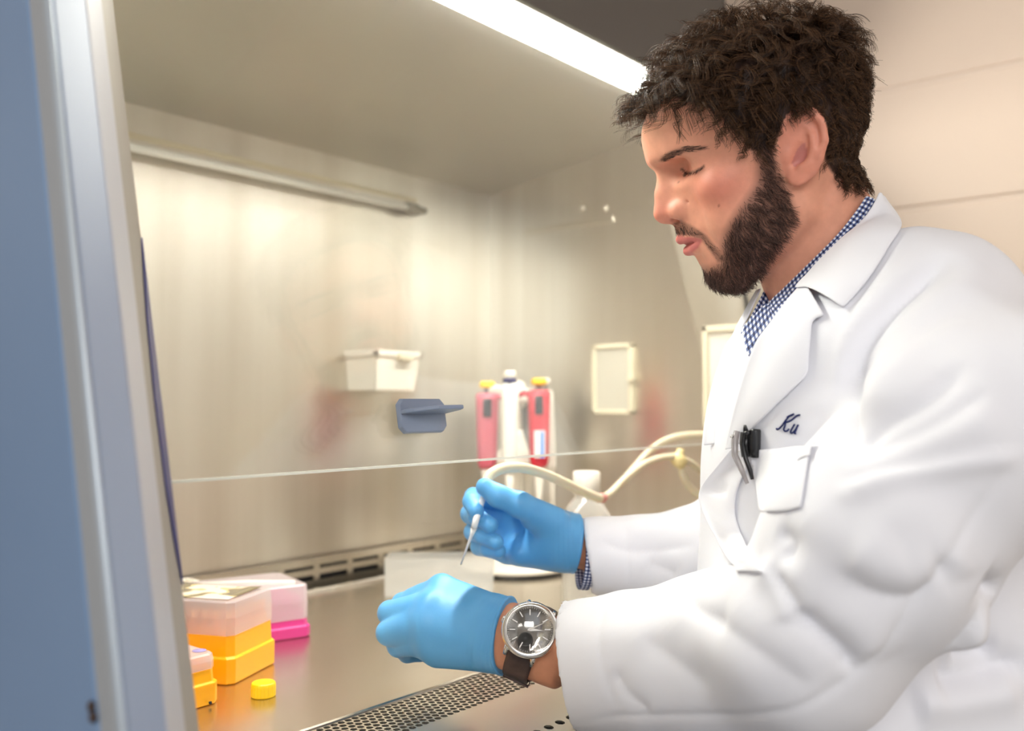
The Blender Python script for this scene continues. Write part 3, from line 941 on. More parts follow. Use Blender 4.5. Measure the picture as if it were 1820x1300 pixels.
# ================================================================== the man: body (one continuous surface)
HT = 0.78
HO = P(1408, 278, HT)                          # between the ears
_vd = ray(1408, 278); _vd[2] = 0; _vd = norm(_vd)
_pl = np.array([-_vd[1], _vd[0], 0])           # to the left of the picture
HYAW, HPITCH, HROLL = math.radians(11), math.radians(22), math.radians(8)
_h = math.cos(HYAW) * _pl - math.sin(HYAW) * _vd
HF = _h * math.cos(HPITCH) - np.array([0, 0, math.sin(HPITCH)])
HN = _h * math.sin(HPITCH) + np.array([0, 0, math.cos(HPITCH)])
HL = np.cross(HN, HF)
HL, HN = math.cos(HROLL) * HL - math.sin(HROLL) * HN, math.cos(HROLL) * HN + math.sin(HROLL) * HL
HM = np.stack([HF, HL, HN])                    # rows
def h2w(q):
    return HO + np.asarray(q, float) / 1000 @ HM
def w2h(p):
    return (np.asarray(p, float) - HO) @ HM.T * 1000

def table(pairs):
    pr = np.array(sorted(pairs), float)
    xs = np.linspace(pr[0, 0], pr[-1, 0], 400)
    # monotone-ish smooth interpolation: linear then box blur
    ys = np.interp(xs, pr[:, 0], pr[:, 1])
    k = 19
    yp = np.pad(ys, k // 2, mode='edge')
    ys = np.convolve(yp, np.ones(k) / k, 'valid')
    return lambda n: np.interp(n, xs, ys).astype(np.float32)

T_FRONT = table([(-100, 84), (-84, 92), (-72, 98), (-62, 101), (-53, 104.5), (-45, 105.5), (-35, 106), (-25, 107.5), (-13, 108), (0, 105.5), (13, 102), (24, 101), (32, 105), (42, 111), (50, 111.8), (60, 110.5), (72, 106), (84, 99), (96, 88)])
T_BACK = table([(-100, 30), (-80, 24), (-60, 12), (-45, 2), (-30, -18), (-10, -45), (10, -60), (40, -67), (70, -64), (96, -50)])
T_WIDE = table([(-100, 30), (-88, 37), (-75, 46), (-60, 54), (-45, 59), (-30, 63), (-15, 67), (0, 70), (15, 71), (30, 72), (50, 74), (70, 72), (96, 60)])
T_CEN = table([(-100, 50), (-80, 45), (-60, 38), (-40, 25), (-20, 10), (0, 0), (40, 8), (96, 12)])
T_POW = table([(-100, 2.0), (-60, 1.95), (-35, 1.85), (-10, 1.85), (15, 1.82), (45, 1.92), (70, 2.1), (96, 2.2)])

EAR_C = np.array([8.5, 71.5, 0.5])
_fl = math.radians(24)
E_UP = np.array([-0.375, 0.0, 0.927])
E_BK = np.array([-0.927, 0, -0.375]) * math.cos(_fl) + np.array([0, 1, 0]) * math.sin(_fl)
E_OUT = np.cross(E_BK, E_UP); E_OUT = E_OUT if E_OUT[1] > 0 else -E_OUT

def ear_near(hq):
    p = np.array(hq, float); p[:, 1] = np.abs(p[:, 1]); p = p - EAR_C
    return p @ E_UP, p @ E_BK, p @ E_OUT

def head_sdf(f, l, n):
    al = np.abs(l)
    X = (f, al, n)
    Ff, Bk, W, c, pw = T_FRONT(n), T_BACK(n), T_WIDE(n), T_CEN(n), T_POW(n)
    fc = f - c
    fr = fc > 0
    a = np.where(fr, Ff - c, c - Bk)
    p = np.where(fr, pw, 2.0)
    g = (np.abs(fc) / a) ** p + (al / W) ** p
    s = g ** (1 / p)
    d = np.sqrt(fc * fc + al * al) * (1 - 1 / np.maximum(s, 1e-3))
    d = smax(d, n - 84.0, 22)
    jaw = -(n + 84 - 0.50 * np.maximum(82 - f, 0)) * 0.9
    d = smax(d, jaw, 12)
    d = smin(d, ell(X, (18, 0, 40), (88, 74, 74)), 14)
    # neck
    nk = cone(X, (9, 0, -5), (6, 0, -170), 51, 57)
    nk = smin(nk, cone(X, (-14, 40, -30), (44, 18, -150), 13, 13), 14)
    d = smin(d, nk, 12)
    # face masses
    d = smin(d, cone(X, (104, 8, 41), (91, 33, 41), 6.0, 6.0), 9)
    d = smin(d, cone(X, (91, 33, 41), (76, 49, 34), 6.0, 5), 9)
    d = smin(d, ell(X, (70, 45, 0), (20, 17, 14)), 14)
    d = smin(d, ell(X, (63, 42, -28), (27, 18, 24)), 16)
    d = smin(d, ell(X, (86, 0, -67), (15, 20, 14)), 10)
    d = smin(d, cone(X, (78, 18, -72), (22, 50, -44), 10, 10), 14)
    # eye sockets, then the lids over the eyeballs
    d = smax(d, -ell(X, (98, 29, 25), (13, 17, 9.5)), 8)
    d = smax(d, -ell(X, (109, 15, 26), (9, 5.5, 8)), 9)
    lid = ell(X, (71.5, 31.5, 22.8), (14.4, 16.5, 13.6))
    d = smin(d, lid, 5.0)
    # edge of the lowered upper lid, with a slit under it, and the lid crease
    slit = chain(X, [(89.0, 19, 19.0), (86.4, 30, 15.6), (82.0, 40, 15.6), (75, 48, 17.6)], [0.4, 1.4, 1.6, 0.9], 1.0)
    d = smax(d, -slit, 1.4)
    crease = chain(X, [(90, 20, 28), (86.5, 30, 32.0), (76, 45, 28)], [0.5, 0.7, 0.5], 2.0)
    d = smax(d, -crease, 3.5)
    # nose
    ns = cone(X, (101.5, 0, 32), (111, 0, 13), 6.0, 6.3)
    ns = smin(ns, cone(X, (111, 0, 13), (116.6, 0, -2.2), 6.3, 8.5), 4)
    ns = smin(ns, cone(X, (95, 0, 28), (102, 0, -1), 8.5, 14.0), 7)
    ns = smin(ns, ell(X, (102.0, 12.6, -5.6), (12.0, 7.4, 8.2)), 5.0)
    ns = smin(ns, cone(X, (116, 0, -6.5), (108, 0, -11.5), 4.6, 4.2), 4)
    d = smin(d, ns, 4.5)
    d = smax(d, -ell(X, (110.5, 6.8, -12.4), (5.4, 3.0, 3.6)), 1.5)
    d = smax(d, -cone(X, (96, 22.0, -2), (91.0, 22.0, -10), 0.8, 1.0), 4.0)      # wing crease
    d = smax(d, -cone(X, (93, 24, -13), (84.5, 33, -31), 1.0, 1.0), 5.5)       # fold from nose to mouth
    # mouth
    d = smin(d, cone(X, (106, 0, -22), (92, 22, -27), 6, 6), 8)
    up = smin(cone(X, (111.0, 2.2, -28.6), (106.0, 10, -29.8), 4.5, 4.1), cone(X, (106.0, 10, -29.8), (90.5, 25, -34.8), 4.1, 1.8), 2)
    lo = smin(cone(X, (108.6, 0, -40.2), (104.2, 11, -40.0), 5.0, 4.6), cone(X, (104.2, 11, -40.0), (90.5, 24.5, -35.8), 4.8, 1.8), 2)
    d = smin(d, up, 2.2)
    d = smin(d, lo, 2.2)
    d = smax(d, -cone(X, (115.2, 0, -34.2), (92.0, 25.5, -35.4), 0.9, 0.8), 1.6)
    d = smax(d, -cone(X, (113, 0, -49), (105, 14, -49), 3.2, 2.0), 5)
    # ears
    p0, p1, p2 = f - EAR_C[0], al - EAR_C[1], n - EAR_C[2]
    A = (p0 * E_UP[0] + p1 * E_UP[1] + p2 * E_UP[2])
    Bb = (p0 * E_BK[0] + p1 * E_BK[1] + p2 * E_BK[2])
    Wd = (p0 * E_OUT[0] + p1 * E_OUT[1] + p2 * E_OUT[2])
    Y = (A, Bb, Wd)
    ear = ell(Y, (1, 0, -0.5), (27, 15, 3.6))
    ear = smin(ear, ell(Y, (-20, -5.5, 0), (9, 8, 3.6)), 4)
    ear = smin(ear, cone(Y, (2, -9, -8), (-8, -8, -8), 10, 10), 5)
    ear = smax(ear, -ell(Y, (-5.5, -4.5, 5.2), (11.5, 8.0, 7.5)), 2.0)
    ear = smax(ear, -ell(Y, (10, 2.5, 5.6), (13, 6.0, 5.0)), 2.0)
    hx = [(2, -8, 1.5), (9, -13.5, 2.0), (20, -11.5, 2.2), (27, -3.5, 2.4), (25.5, 6, 2.6), (17, 13, 2.8), (4, 15, 2.6), (-9, 11.5, 2.0), (-18, 5, 1.2)]
    ear = smin(ear, chain(Y, hx, [1.8, 2.8, 3.0, 3.1, 3.2, 3.2, 3.0, 2.8, 2.6], 1.5), 2.0)
    ah = [(17, 1.0, 1.0), (8, 5.5, 2.2), (-3, 7.5, 2.6), (-12, 3.5, 2.2), (-15, -2.0, 2.0)]
    ear = smin(ear, chain(Y, ah, [2.0, 2.8, 3.0, 3.0, 3.2], 1.5), 2.5)
    ear = smin(ear, ell(Y, (-4.5, -12.5, 2.2), (6.5, 4.2, 3.6)), 3)
    d = smin(d, ear, 3.0)
    return d

# torso frame: forward, left, up; origin at the base of the throat
TN = P(1490, 500, 0.775)
TD = np.array([-0.625, 0.780, 0.0]); TD = norm(TD)
TL = np.array([-TD[1], TD[0], 0.0])
TZ = np.array([0, 0, 1.0])
def tw(d, l, z):
    return TN + TD * d + TL * l + TZ * z

SHL = tw(-0.045, 0.166, -0.116)
ELL_ = P(1438, 1135, 0.619)
WRL = P(905, 1130, 0.787)
WRL2 = P(985, 1160, 0.768)
SHR = tw(-0.03, -0.172, -0.085)
ELR = P(1330, 1030, 0.95)
WRR2 = P(1075, 985, 0.928)
WRR = P(1010, 965, 0.925)

def body_sdf(X):
    b = cone(X, tw(-0.02, 0, -0.02), tw(-0.02, 0, -0.42), 0.062, 0.085)
    b = smin(b, cone(X, tw(-0.02, 0.06, -0.10), tw(-0.02, -0.06, -0.10), 0.08, 0.08), 0.03)
    b = smin(b, cone(X, SHL, SHR, 0.045, 0.045), 0.04)
    for s, e, w2, w1 in ((SHL, ELL_, WRL2, WRL), (SHR, ELR, WRR2, WRR)):
        b = smin(b, cone(X, s, e, 0.047, 0.040), 0.02)
        b = smin(b, cone(X, e, w2, 0.038, 0.0225), 0.008)
        b = smin(b, cone(X, w2, w1, 0.0225, 0.021), 0.006)
    return b

def wrist_oval(X, p, q, nrm, ra, rb):
    """flattened forearm between p and q: ra across, rb along nrm"""
    p, q = np.asarray(p), np.asarray(q)
    ax = norm(q - p); nn_ = norm(nrm - ax * (nrm @ ax)); s = np.cross(ax, nn_)
    dx, dy, dz = X[0] - p[0], X[1] - p[1], X[2] - p[2]
    a = dx * ax[0] + dy * ax[1] + dz * ax[2]
    u = dx * nn_[0] + dy * nn_[1] + dz * nn_[2]
    v = dx * s[0] + dy * s[1] + dz * s[2]
    L = np.linalg.norm(q - p)
    k = np.sqrt((u / rb) ** 2 + (v / ra) ** 2)
    d = (k - 1) * min(ra, rb)
    return smax(d, np.maximum(-a, a - L), 0.004)

DORS_L = norm(-0.82 * CF + 0.55 * CU + 0.05 * CR)      # back of the left wrist
def person_sdf(X):
    b = body_sdf(X)
    b = smin(b, wrist_oval(X, P(1010, 1168, 0.762), P(880, 1122, 0.793), DORS_L, 0.0285, 0.0215), 0.006)
    q = [X[i] - HO[i] for i in range(3)]
    hf = (q[0] * HF[0] + q[1] * HF[1] + q[2] * HF[2]) * 1000
    hl = (q[0] * HL[0] + q[1] * HL[1] + q[2] * HL[2]) * 1000
    hn = (q[0] * HN[0] + q[1] * HN[1] + q[2] * HN[2]) * 1000
    return b, hf, hl, hn

def uneven(lo, hi, fine_lo, fine_hi, hf_, hc):
    a = [fine_lo]
    h = hf_
    while a[0] > lo:
        h = min(h * 1.25, hc); a.insert(0, a[0] - h)
    m = list(np.arange(fine_lo, fine_hi, hf_)[1:])
    e = [fine_hi]; h = hf_
    while e[-1] < hi:
        h = min(h * 1.25, hc); e.append(e[-1] + h)
    return np.array(a + m + e, np.float32)

def build_person():
    cor = np.array([h2w((f, l, n)) for f in (-80, 130) for l in (-84, 84) for n in (-95, 125)])
    flo, fhi = cor.min(0), cor.max(0)
    pts = np.array([SHL, ELL_, WRL, SHR, ELR, WRR, tw(0, 0, -0.42)])
    lo = np.minimum(pts.min(0) - 0.11, flo); hi = np.maximum(pts.max(0) + 0.11, fhi)
    ax = [uneven(lo[i], hi[i], flo[i], fhi[i], 0.0016, 0.0075) for i in range(3)]
    X = np.meshgrid(*ax, indexing='ij', sparse=True)
    b, hf, hl, hn = person_sdf(X)
    V = np.asarray(b, np.float32)
    # the head lives only in its own corner of the grid
    sl = []
    for i in range(3):
        m = np.nonzero((ax[i] > flo[i] - 0.09) & (ax[i] < fhi[i] + 0.02))[0]
        sl.append(slice(m[0], m[-1] + 1))
    Xs = np.meshgrid(*[ax[i][sl[i]] for i in range(3)], indexing='ij', sparse=True)
    _, hf, hl, hn = None, *[sum(((Xs[i] - HO[i]) * A[i] for i in range(3)), 0) * 1000 for A in (HF, HL, HN)]
    hs = head_sdf(hf.astype(np.float32), hl.astype(np.float32), hn.astype(np.float32)) / 1000
    V[tuple(sl)] = smin(V[tuple(sl)], hs.astype(np.float32), 0.012)
    v, q = surface_nets(*ax, V)
    return v, q

pv, pq = build_person()
pv = relax(pv, pq, 1, 0.35)
# picture-side helper: where a head point sits in the profile view (the far side mirrors the near side)
def prof_uv(hq):
    m = np.array(hq, float); m[:, 1] = np.abs(m[:, 1])
    w_ = HO + m / 1000 @ HM
    r = proj(w_)
    return r[:, 0], r[:, 1]

BEARD = [(1322, 236), (1337, 262), (1345, 290), (1341, 326), (1325, 352), (1308, 374), (1288, 408), (1281, 440), (1279, 466), (1262, 474), (1246, 474),
         (1236, 500), (1262, 530), (1320, 536), (1348, 503), (1385, 445), (1412, 402), (1417, 380), (1404, 346), (1386, 305), (1375, 270), (1371, 238)]
STACHE = [(1188, 409), (1198, 397), (1209, 393), (1232, 403), (1256, 420), (1276, 444), (1286, 462), (1276, 466), (1262, 446), (1250, 429), (1227, 417), (1203, 418), (1192, 420)]
SCALP = [(1168, 178), (1190, 170), (1222, 182), (1262, 194), (1292, 220), (1318, 244), (1336, 268), (1374, 262), (1384, 240), (1396, 222), (1412, 200), (1432, 190), (1452, 204), (1463, 230),
         (1464, 262), (1466, 285), (1478, 306), (1490, 318), (1517, 322), (1560, 330), (1600, 100), (1500, -80), (1300, -80), (1100, 0), (1100, 150)]

hq = w2h(pv)
vn = vnormals(pv, pq)
hn_ = vn @ HM.T
isface = (hq[:, 2] > -140) & (np.linalg.norm(hq * [1, 1, 0.8], axis=1) < 190)
U, Vv = prof_uv(hq)
d_beard = poly_dist(U, Vv, BEARD); d_st = poly_dist(U, Vv, STACHE); d_sc = poly_dist(U, Vv, SCALP)
eA, eB, eW = ear_near(hq)
on_ear = (np.hypot(eA / 31, eB / 18.5) < 1) & (eW > -6.5)
d_sc = np.where(on_ear, 20, d_sc)
front_mid = hq[:, 0] > 60
# colours of the skin, with the tint of light inside the ear painted in
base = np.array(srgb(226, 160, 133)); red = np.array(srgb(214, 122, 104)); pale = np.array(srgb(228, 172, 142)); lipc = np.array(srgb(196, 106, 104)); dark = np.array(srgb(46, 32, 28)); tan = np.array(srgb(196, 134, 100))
C = np.tile(base, (len(pv), 1))
def blend(mask, col):
    global C
    m = np.clip(mask, 0, 1)[:, None]
    C = C * (1 - m) + m * np.asarray(col)
g = lambda c, r: np.exp(-(((hq - np.array(c)) * [1, 1, 1]) ** 2 / np.array(r) ** 2).sum(1))
hm = hq.copy(); hm[:, 1] = np.abs(hm[:, 1])
gm = lambda c, r: np.exp(-((hm - np.array(c)) ** 2 / np.array(r) ** 2).sum(1))
blend(0.75 * gm((75, 50, -2), (24, 22, 16)), red)
blend(0.65 * gm((118, 0, -2), (12, 14, 11)), red)
blend(0.40 * gm((100, 0, 62), (30, 50, 18)), pale)
blend(0.30 * gm((90, 31, 26), (14, 18, 8)), np.array(srgb(196, 138, 118)))
blend(np.where(on_ear, 0.45, 0), np.array(srgb(224, 136, 116)))
blend(np.where(on_ear & (eW < 1.5) & (np.hypot((eA + 4) / 14, (eB + 3) / 10) < 1), 0.45, 0), np.array(srgb(168, 96, 110)))  # purple tint that light gives the ear hollow, put into the colour
lipm = np.where((np.abs(hq[:, 2] + 34.8) < 12) & (hq[:, 0] > 90), 1.0, 0)
up_e = np.interp(hm[:, 1], [0, 4, 10, 24], [-25.2, -24.4, -26.2, -34.4]); lo_e = np.interp(hm[:, 1], [0, 10, 18, 24], [-45.4, -44.6, -40.0, -35.4])
lipm = lipm * np.clip((up_e - hq[:, 2]) / 1.5 + 0.5, 0, 1) * np.clip((hq[:, 2] - lo_e) / 1.5 + 0.5, 0, 1) * (hm[:, 1] < 24.5)
blend(0.85 * lipm, lipc)
hair_on = isface & (hq[:, 2] > -60)
blend(np.where(hair_on, np.clip(0.5 - d_sc / 5, 0, 1), 0) * 0.97, dark)
notlip = 1 - lipm
blend(np.where(isface & (d_beard < 30), np.clip(0.25 - d_beard / 26, 0, 0.62), 0) * notlip, dark)
blend(np.where(isface & front_mid, np.clip(0.3 - d_st / 10, 0, 0.5), 0) * notlip, dark)
# the slit under the lowered lid
LASH = [(1212, 301), (1220, 307), (1231, 306.5), (1243, 301), (1251, 296)]
lsp = spline(LASH, 12)
dl = np.min(np.hypot(U[:, None] - lsp[None, :, 0], Vv[:, None] - lsp[None, :, 1]), 1) if False else None
near = isface & (np.abs(U - 1233) < 40) & (np.abs(Vv - 302) < 25)
ii = np.nonzero(near)[0]
dl = np.min(np.hypot(U[ii, None] - lsp[None, :, 0], Vv[ii, None] - lsp[None, :, 1]), 1)
mk = np.zeros(len(pv)); mk[ii] = np.clip(1.3 - dl / 2.6, 0, 1) * 0.8
blend(mk, np.array(srgb(48, 30, 28)))
BROW = [(1171, 287), (1176, 279), (1192, 269), (1212, 262), (1235, 260), (1254, 265), (1238, 267), (1215, 271), (1196, 278), (1180, 288)]
d_br = poly_dist(U, Vv, BROW)
blend(np.where(isface & (hq[:, 0] > 60), np.clip(0.2 - d_br / 12, 0, 0.4), 0), dark)
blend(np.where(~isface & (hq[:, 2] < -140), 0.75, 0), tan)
# a few moles
for (u, v, r) in ((1278, 366, 2.2), (1206, 324, 1.8), (1235, 233, 1.7), (1272, 218, 1.6)):
    blend(0.6 * np.clip(1.4 - np.hypot(U - u, Vv - v) / r, 0, 1) * (hq[:, 1] > 0) * isface, np.array(srgb(120, 70, 58)))

SKIN = mat('skin', (0.8, 0.5, 0.4), 0.46, 0, Subsurface_Weight=0.12, Subsurface_Scale=0.006, Specular_IOR_Level=0.35)
bsdf(SKIN).inputs['Subsurface Radius'].default_value = (1.0, 0.35, 0.2)
at_ = nn(SKIN, 'ShaderNodeVertexColor', layer_name='skin_tone')
mixn = nn(SKIN, 'ShaderNodeMix', data_type='RGBA', blend_type='MULTIPLY')
noi = nn(SKIN, 'ShaderNodeTexNoise'); noi.inputs['Scale'].default_value = 130; noi.inputs['Detail'].default_value = 3
tcs = nn(SKIN, 'ShaderNodeTexCoord')
rmp = nn(SKIN, 'ShaderNodeMapRange'); rmp.inputs['To Min'].default_value = 0.88; rmp.inputs['To Max'].default_value = 1.1
lk(SKIN, tcs.outputs['Object'], noi.inputs['Vector']); lk(SKIN, noi.outputs[0], rmp.inputs['Value'])
mixn.inputs['Factor'].default_value = 1.0
lk(SKIN, at_.outputs[0], mixn.inputs['A']); lk(SKIN, rmp.outputs[0], mixn.inputs['B']); lk(SKIN, mixn.outputs['Result'], bsdf(SKIN).inputs['Base Color'])
bps = nn(SKIN, 'ShaderNodeBump'); bps.inputs['Strength'].default_value = 0.10; bps.inputs['Distance'].default_value = 0.001
no2 = nn(SKIN, 'ShaderNodeTexNoise'); no2.inputs['Scale'].default_value = 900; no2.inputs['Detail'].default_value = 2
lk(SKIN, tcs.outputs['Object'], no2.inputs['Vector']); lk(SKIN, no2.outputs[0], bps.inputs['Height']); lk(SKIN, bps.outputs[0], bsdf(SKIN).inputs['Normal'])
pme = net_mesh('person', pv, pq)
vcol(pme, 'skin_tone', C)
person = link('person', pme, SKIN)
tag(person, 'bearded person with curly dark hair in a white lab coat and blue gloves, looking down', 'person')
# ================================================================== blue nitrile gloves (hands)
GLOVE = mat('blue_nitrile', srgb(98, 170, 224), 0.42, 0, Subsurface_Weight=0.08, Subsurface_Scale=0.004, Specular_IOR_Level=0.4)
add_tone(GLOVE, srgb(80, 152, 208), srgb(98, 168, 218), 18, lo=0.3, hi=0.7)
_b = add_bump(GLOVE, 420, 0.10, 0.0006, 3)

def cut_plane(X, p, n_):
    return (X[0] - p[0]) * n_[0] + (X[1] - p[1]) * n_[1] + (X[2] - p[2]) * n_[2]

def left_hand(X):
    m = 0.001
    W = P(905, 1130, 0.788)
    MC = [P(785, 1047, 0.826), P(768, 1076, 0.806), P(756, 1108, 0.797), P(764, 1140, 0.798)]
    PI_ = [P(716, 1075, 0.852), P(693, 1090, 0.828), P(691, 1125, 0.816), P(708, 1148, 0.824)]
    DI = [P(722, 1090, 0.882), P(702, 1102, 0.858), P(704, 1141, 0.842), P(724, 1162, 0.845)]
    TI = [P(762, 1092, 0.882), P(738, 1112, 0.866), P(738, 1148, 0.856), P(748, 1163, 0.852)]
    rM = [12.6 * m, 12.6 * m, 12.4 * m, 11.8 * m]
    rP = [10.2 * m, 10.4 * m, 10.6 * m, 9.4 * m]
    rT = [8.6 * m, 8.8 * m, 8.6 * m, 7.8 * m]
    roots = [P(893, 1098, 0.795), P(893, 1118, 0.788), P(890, 1138, 0.786), P(890, 1156, 0.788)]
    palm = None
    for i in range(4):
        c = cone(X, roots[i], MC[i], 16.5 * m, rM[i])
        # first phalanx, webbed to its neighbours by the stretched glove
        c = smin(c, cone(X, MC[i], MC[i] * 0.30 + PI_[i] * 0.70, rM[i], rP[i] * 0.97), 0.004)
        palm = c if palm is None else smin(palm, c, 0.014)
    palm = smin(palm, cone(X, P(890, 1158, 0.798), P(780, 1160, 0.806), 15.5 * m, 13.0 * m), 0.016)
    palm = smin(palm, cone(X, P(880, 1110, 0.815), P(800, 1120, 0.845), 16 * m, 14 * m), 0.016)      # thumb side, palm
    fing = None
    for i in range(4):
        c = chain(X, [MC[i] * 0.5 + PI_[i] * 0.5, PI_[i], DI[i], TI[i]], [rP[i] * 0.95, rP[i], rT[i], rT[i] * 0.92], 0.004)
        fing = c if fing is None else smin(fing, c, 0.0012)
    th = chain(X, [P(872, 1108, 0.84), P(808, 1112, 0.868), P(770, 1120, 0.882), P(742, 1118, 0.884)], [14 * m, 12 * m, 10.5 * m, 9 * m], 0.004)
    d = smin(palm, fing, 0.006)
    d = smin(d, th, 0.006)
    wr = wrist_oval(X, P(930, 1136, 0.781), P(872, 1122, 0.795), DORS_L, 0.0292, 0.0222)
    d = smin(d, wr, 0.008)
    # stretched-latex ripples at the wrist
    s_ = cut_plane(X, P(905, 1130, 0.788), norm(P(985, 1160, 0.768) - P(905, 1130, 0.787)))
    rip = 0.00016 * np.sin(s_ * 1500 + 60 * (X[2] - 1.0) + 90 * X[0]) * np.exp(-((s_ + 0.006) / 0.016) ** 2)
    d = d + rip
    a, b_, c_ = P(907, 1066, 0.795), P(907, 1192, 0.795), P(872, 1130, 0.760)
    n_ = norm(np.cross(b_ - a, c_ - a)); n_ = n_ if n_ @ CR > 0 else -n_
    pl = cut_plane(X, a, n_)
    bead = np.sqrt((d + 0.0002) ** 2 + (pl + 0.0010) ** 2) - 0.0013
    return smin(smax(d, pl, 0.0006), bead, 0.0006)

def right_hand(X):
    m = 0.001
    MC = [P(905, 892, 0.938), P(888, 922, 0.942), P(890, 955, 0.942), P(902, 982, 0.936)]
    PI_ = [P(842, 884, 0.930), P(836, 914, 0.930), P(842, 946, 0.930), P(852, 972, 0.928)]
    DI = [P(838, 892, 0.905), P(848, 920, 0.903), P(858, 952, 0.905), P(868, 976, 0.908)]
    TI = [P(846, 908, 0.893), P(871, 934, 0.895), P(881, 964, 0.896), P(886, 980, 0.900)]
    rM = [12.5 * m, 12.5 * m, 12.2 * m, 11.5 * m]
    rP = [9.2 * m, 9.6 * m, 9.4 * m, 8.6 * m]
    rT = [8.0 * m, 8.0 * m, 7.8 * m, 7.2 * m]
    roots = [P(1010, 945, 0.930), P(1010, 960, 0.932), P(1010, 975, 0.932), P(1010, 985, 0.926)]
    palm = None
    for i in range(4):
        c = cone(X, roots[i], MC[i], 15.0 * m, rM[i])
        palm = c if palm is None else smin(palm, c, 0.012)
    palm = smin(palm, cone(X, P(1005, 950, 0.915), P(950, 918, 0.902), 17 * m, 14.5 * m), 0.014)     # ball of the thumb
    palm = smin(palm, cone(X, P(1005, 985, 0.918), P(925, 984, 0.920), 14 * m, 11.5 * m), 0.014)       # heel of the hand
    th = chain(X, [P(985, 928, 0.905), P(925, 898, 0.892), P(885, 882, 0.888), P(862, 866, 0.890)], [15 * m, 12.2 * m, 10.4 * m, 8.8 * m], 0.005)
    fing = None
    for i in range(4):
        c = chain(X, [MC[i], PI_[i], DI[i], TI[i]], [rM[i] * 0.9, rP[i], rT[i] * 1.05, rT[i]], 0.003)
        fing = c if fing is None else smin(fing, c, 0.0010)
    d = smin(palm, fing, 0.005)
    d = smin(d, th, 0.004)
    wr = cone(X, P(1040, 967, 0.926), P(985, 958, 0.924), 24.5 * m, 26 * m)
    d = smin(d, wr, 0.012)
    # palm creases
    cr = cone(X, P(905, 930, 0.897), P(938, 975, 0.900), 1.0 * m, 1.0 * m)
    d = smax(d, -cr, 0.005)
    s_ = cut_plane(X, P(1030, 965, 0.925), norm(CR))
    d = d + 0.00016 * np.sin(s_ * 1300 + 30 * (X[2] - 1.0)) * np.exp(-((s_ + 0.012) / 0.014) ** 2)
    a, b_, c_ = P(1030, 916, 0.93), P(1016, 1014, 0.93), P(1036, 965, 0.900)
    n_ = norm(np.cross(b_ - a, c_ - a)); n_ = n_ if n_ @ CR > 0 else -n_
    pl = cut_plane(X, a, n_)
    bead = np.sqrt((d + 0.0002) ** 2 + (pl + 0.0010) ** 2) - 0.0013
    return smin(smax(d, pl, 0.0006), bead, 0.0006)

def hand_mesh(f, pts, h=0.0011):
    pts = np.array(pts)
    v, q = evaluate(f, pts.min(0) - 0.035, pts.max(0) + 0.035, h)
    v = relax(v, q, 1, 0.3)
    return net_mesh('glove', v, q)
o = link('glove', hand_mesh(left_hand, [P(905, 1130, 0.79), P(690, 1124, 0.815), P(792, 1046, 0.828), P(770, 1120, 0.884), P(895, 1160, 0.79), P(880, 1130, 0.80)]), GLOVE, person)
tag(o, 'blue glove on the near left fist')
o = link('glove', hand_mesh(right_hand, [P(1030, 965, 0.925), P(836, 914, 0.93), P(862, 866, 0.89), P(905, 985, 0.936), P(905, 892, 0.94)]), GLOVE, person)
tag(o, 'blue glove on the far right hand holding the pipette')
# ================================================================== white lab coat
CLOTH = mat('white_cotton', srgb(238, 238, 244), 0.75, 0, Sheen_Weight=0.15, Specular_IOR_Level=0.2)
add_bump(CLOTH, 1400, 0.10, 0.0004, 2)

C_FR = table([(-0.62, 0.128), (-0.30, 0.120), (-0.20, 0.112), (-0.14, 0.109), (-0.094, 0.103), (-0.056, 0.090), (-0.02, 0.070), (0.02, 0.04)])
C_BK = table([(-0.62, 0.29), (-0.40, 0.26), (-0.28, 0.20), (-0.18, 0.155), (-0.10, 0.135), (-0.05, 0.115), (0.0, 0.085), (0.03, 0.06)])
C_WD = table([(-0.62, 0.19), (-0.40, 0.150), (-0.25, 0.128), (-0.15, 0.130), (-0.10, 0.142), (-0.06, 0.142), (-0.02, 0.122), (0.02, 0.09)])

SLV_L = [SHL, P(1690, 800, 0.600), P(1562, 955, 0.602), P(1432, 1138, 0.617), P(1280, 1166, 0.690), P(1012, 1184, 0.782)]
SLV_LR = [0.072, 0.0685, 0.069, 0.0605, 0.0585, 0.0540]
SLV_R = [SHR, ELR, P(1240, 1003, 0.935), P(1045, 988, 0.925)]
SLV_RR = [0.075, 0.068, 0.048, 0.0375]
COLL = [P(1542, 350, 0.785), P(1490, 440, 0.706), P(1345, 612, 0.752)]     # plane of the collar stand

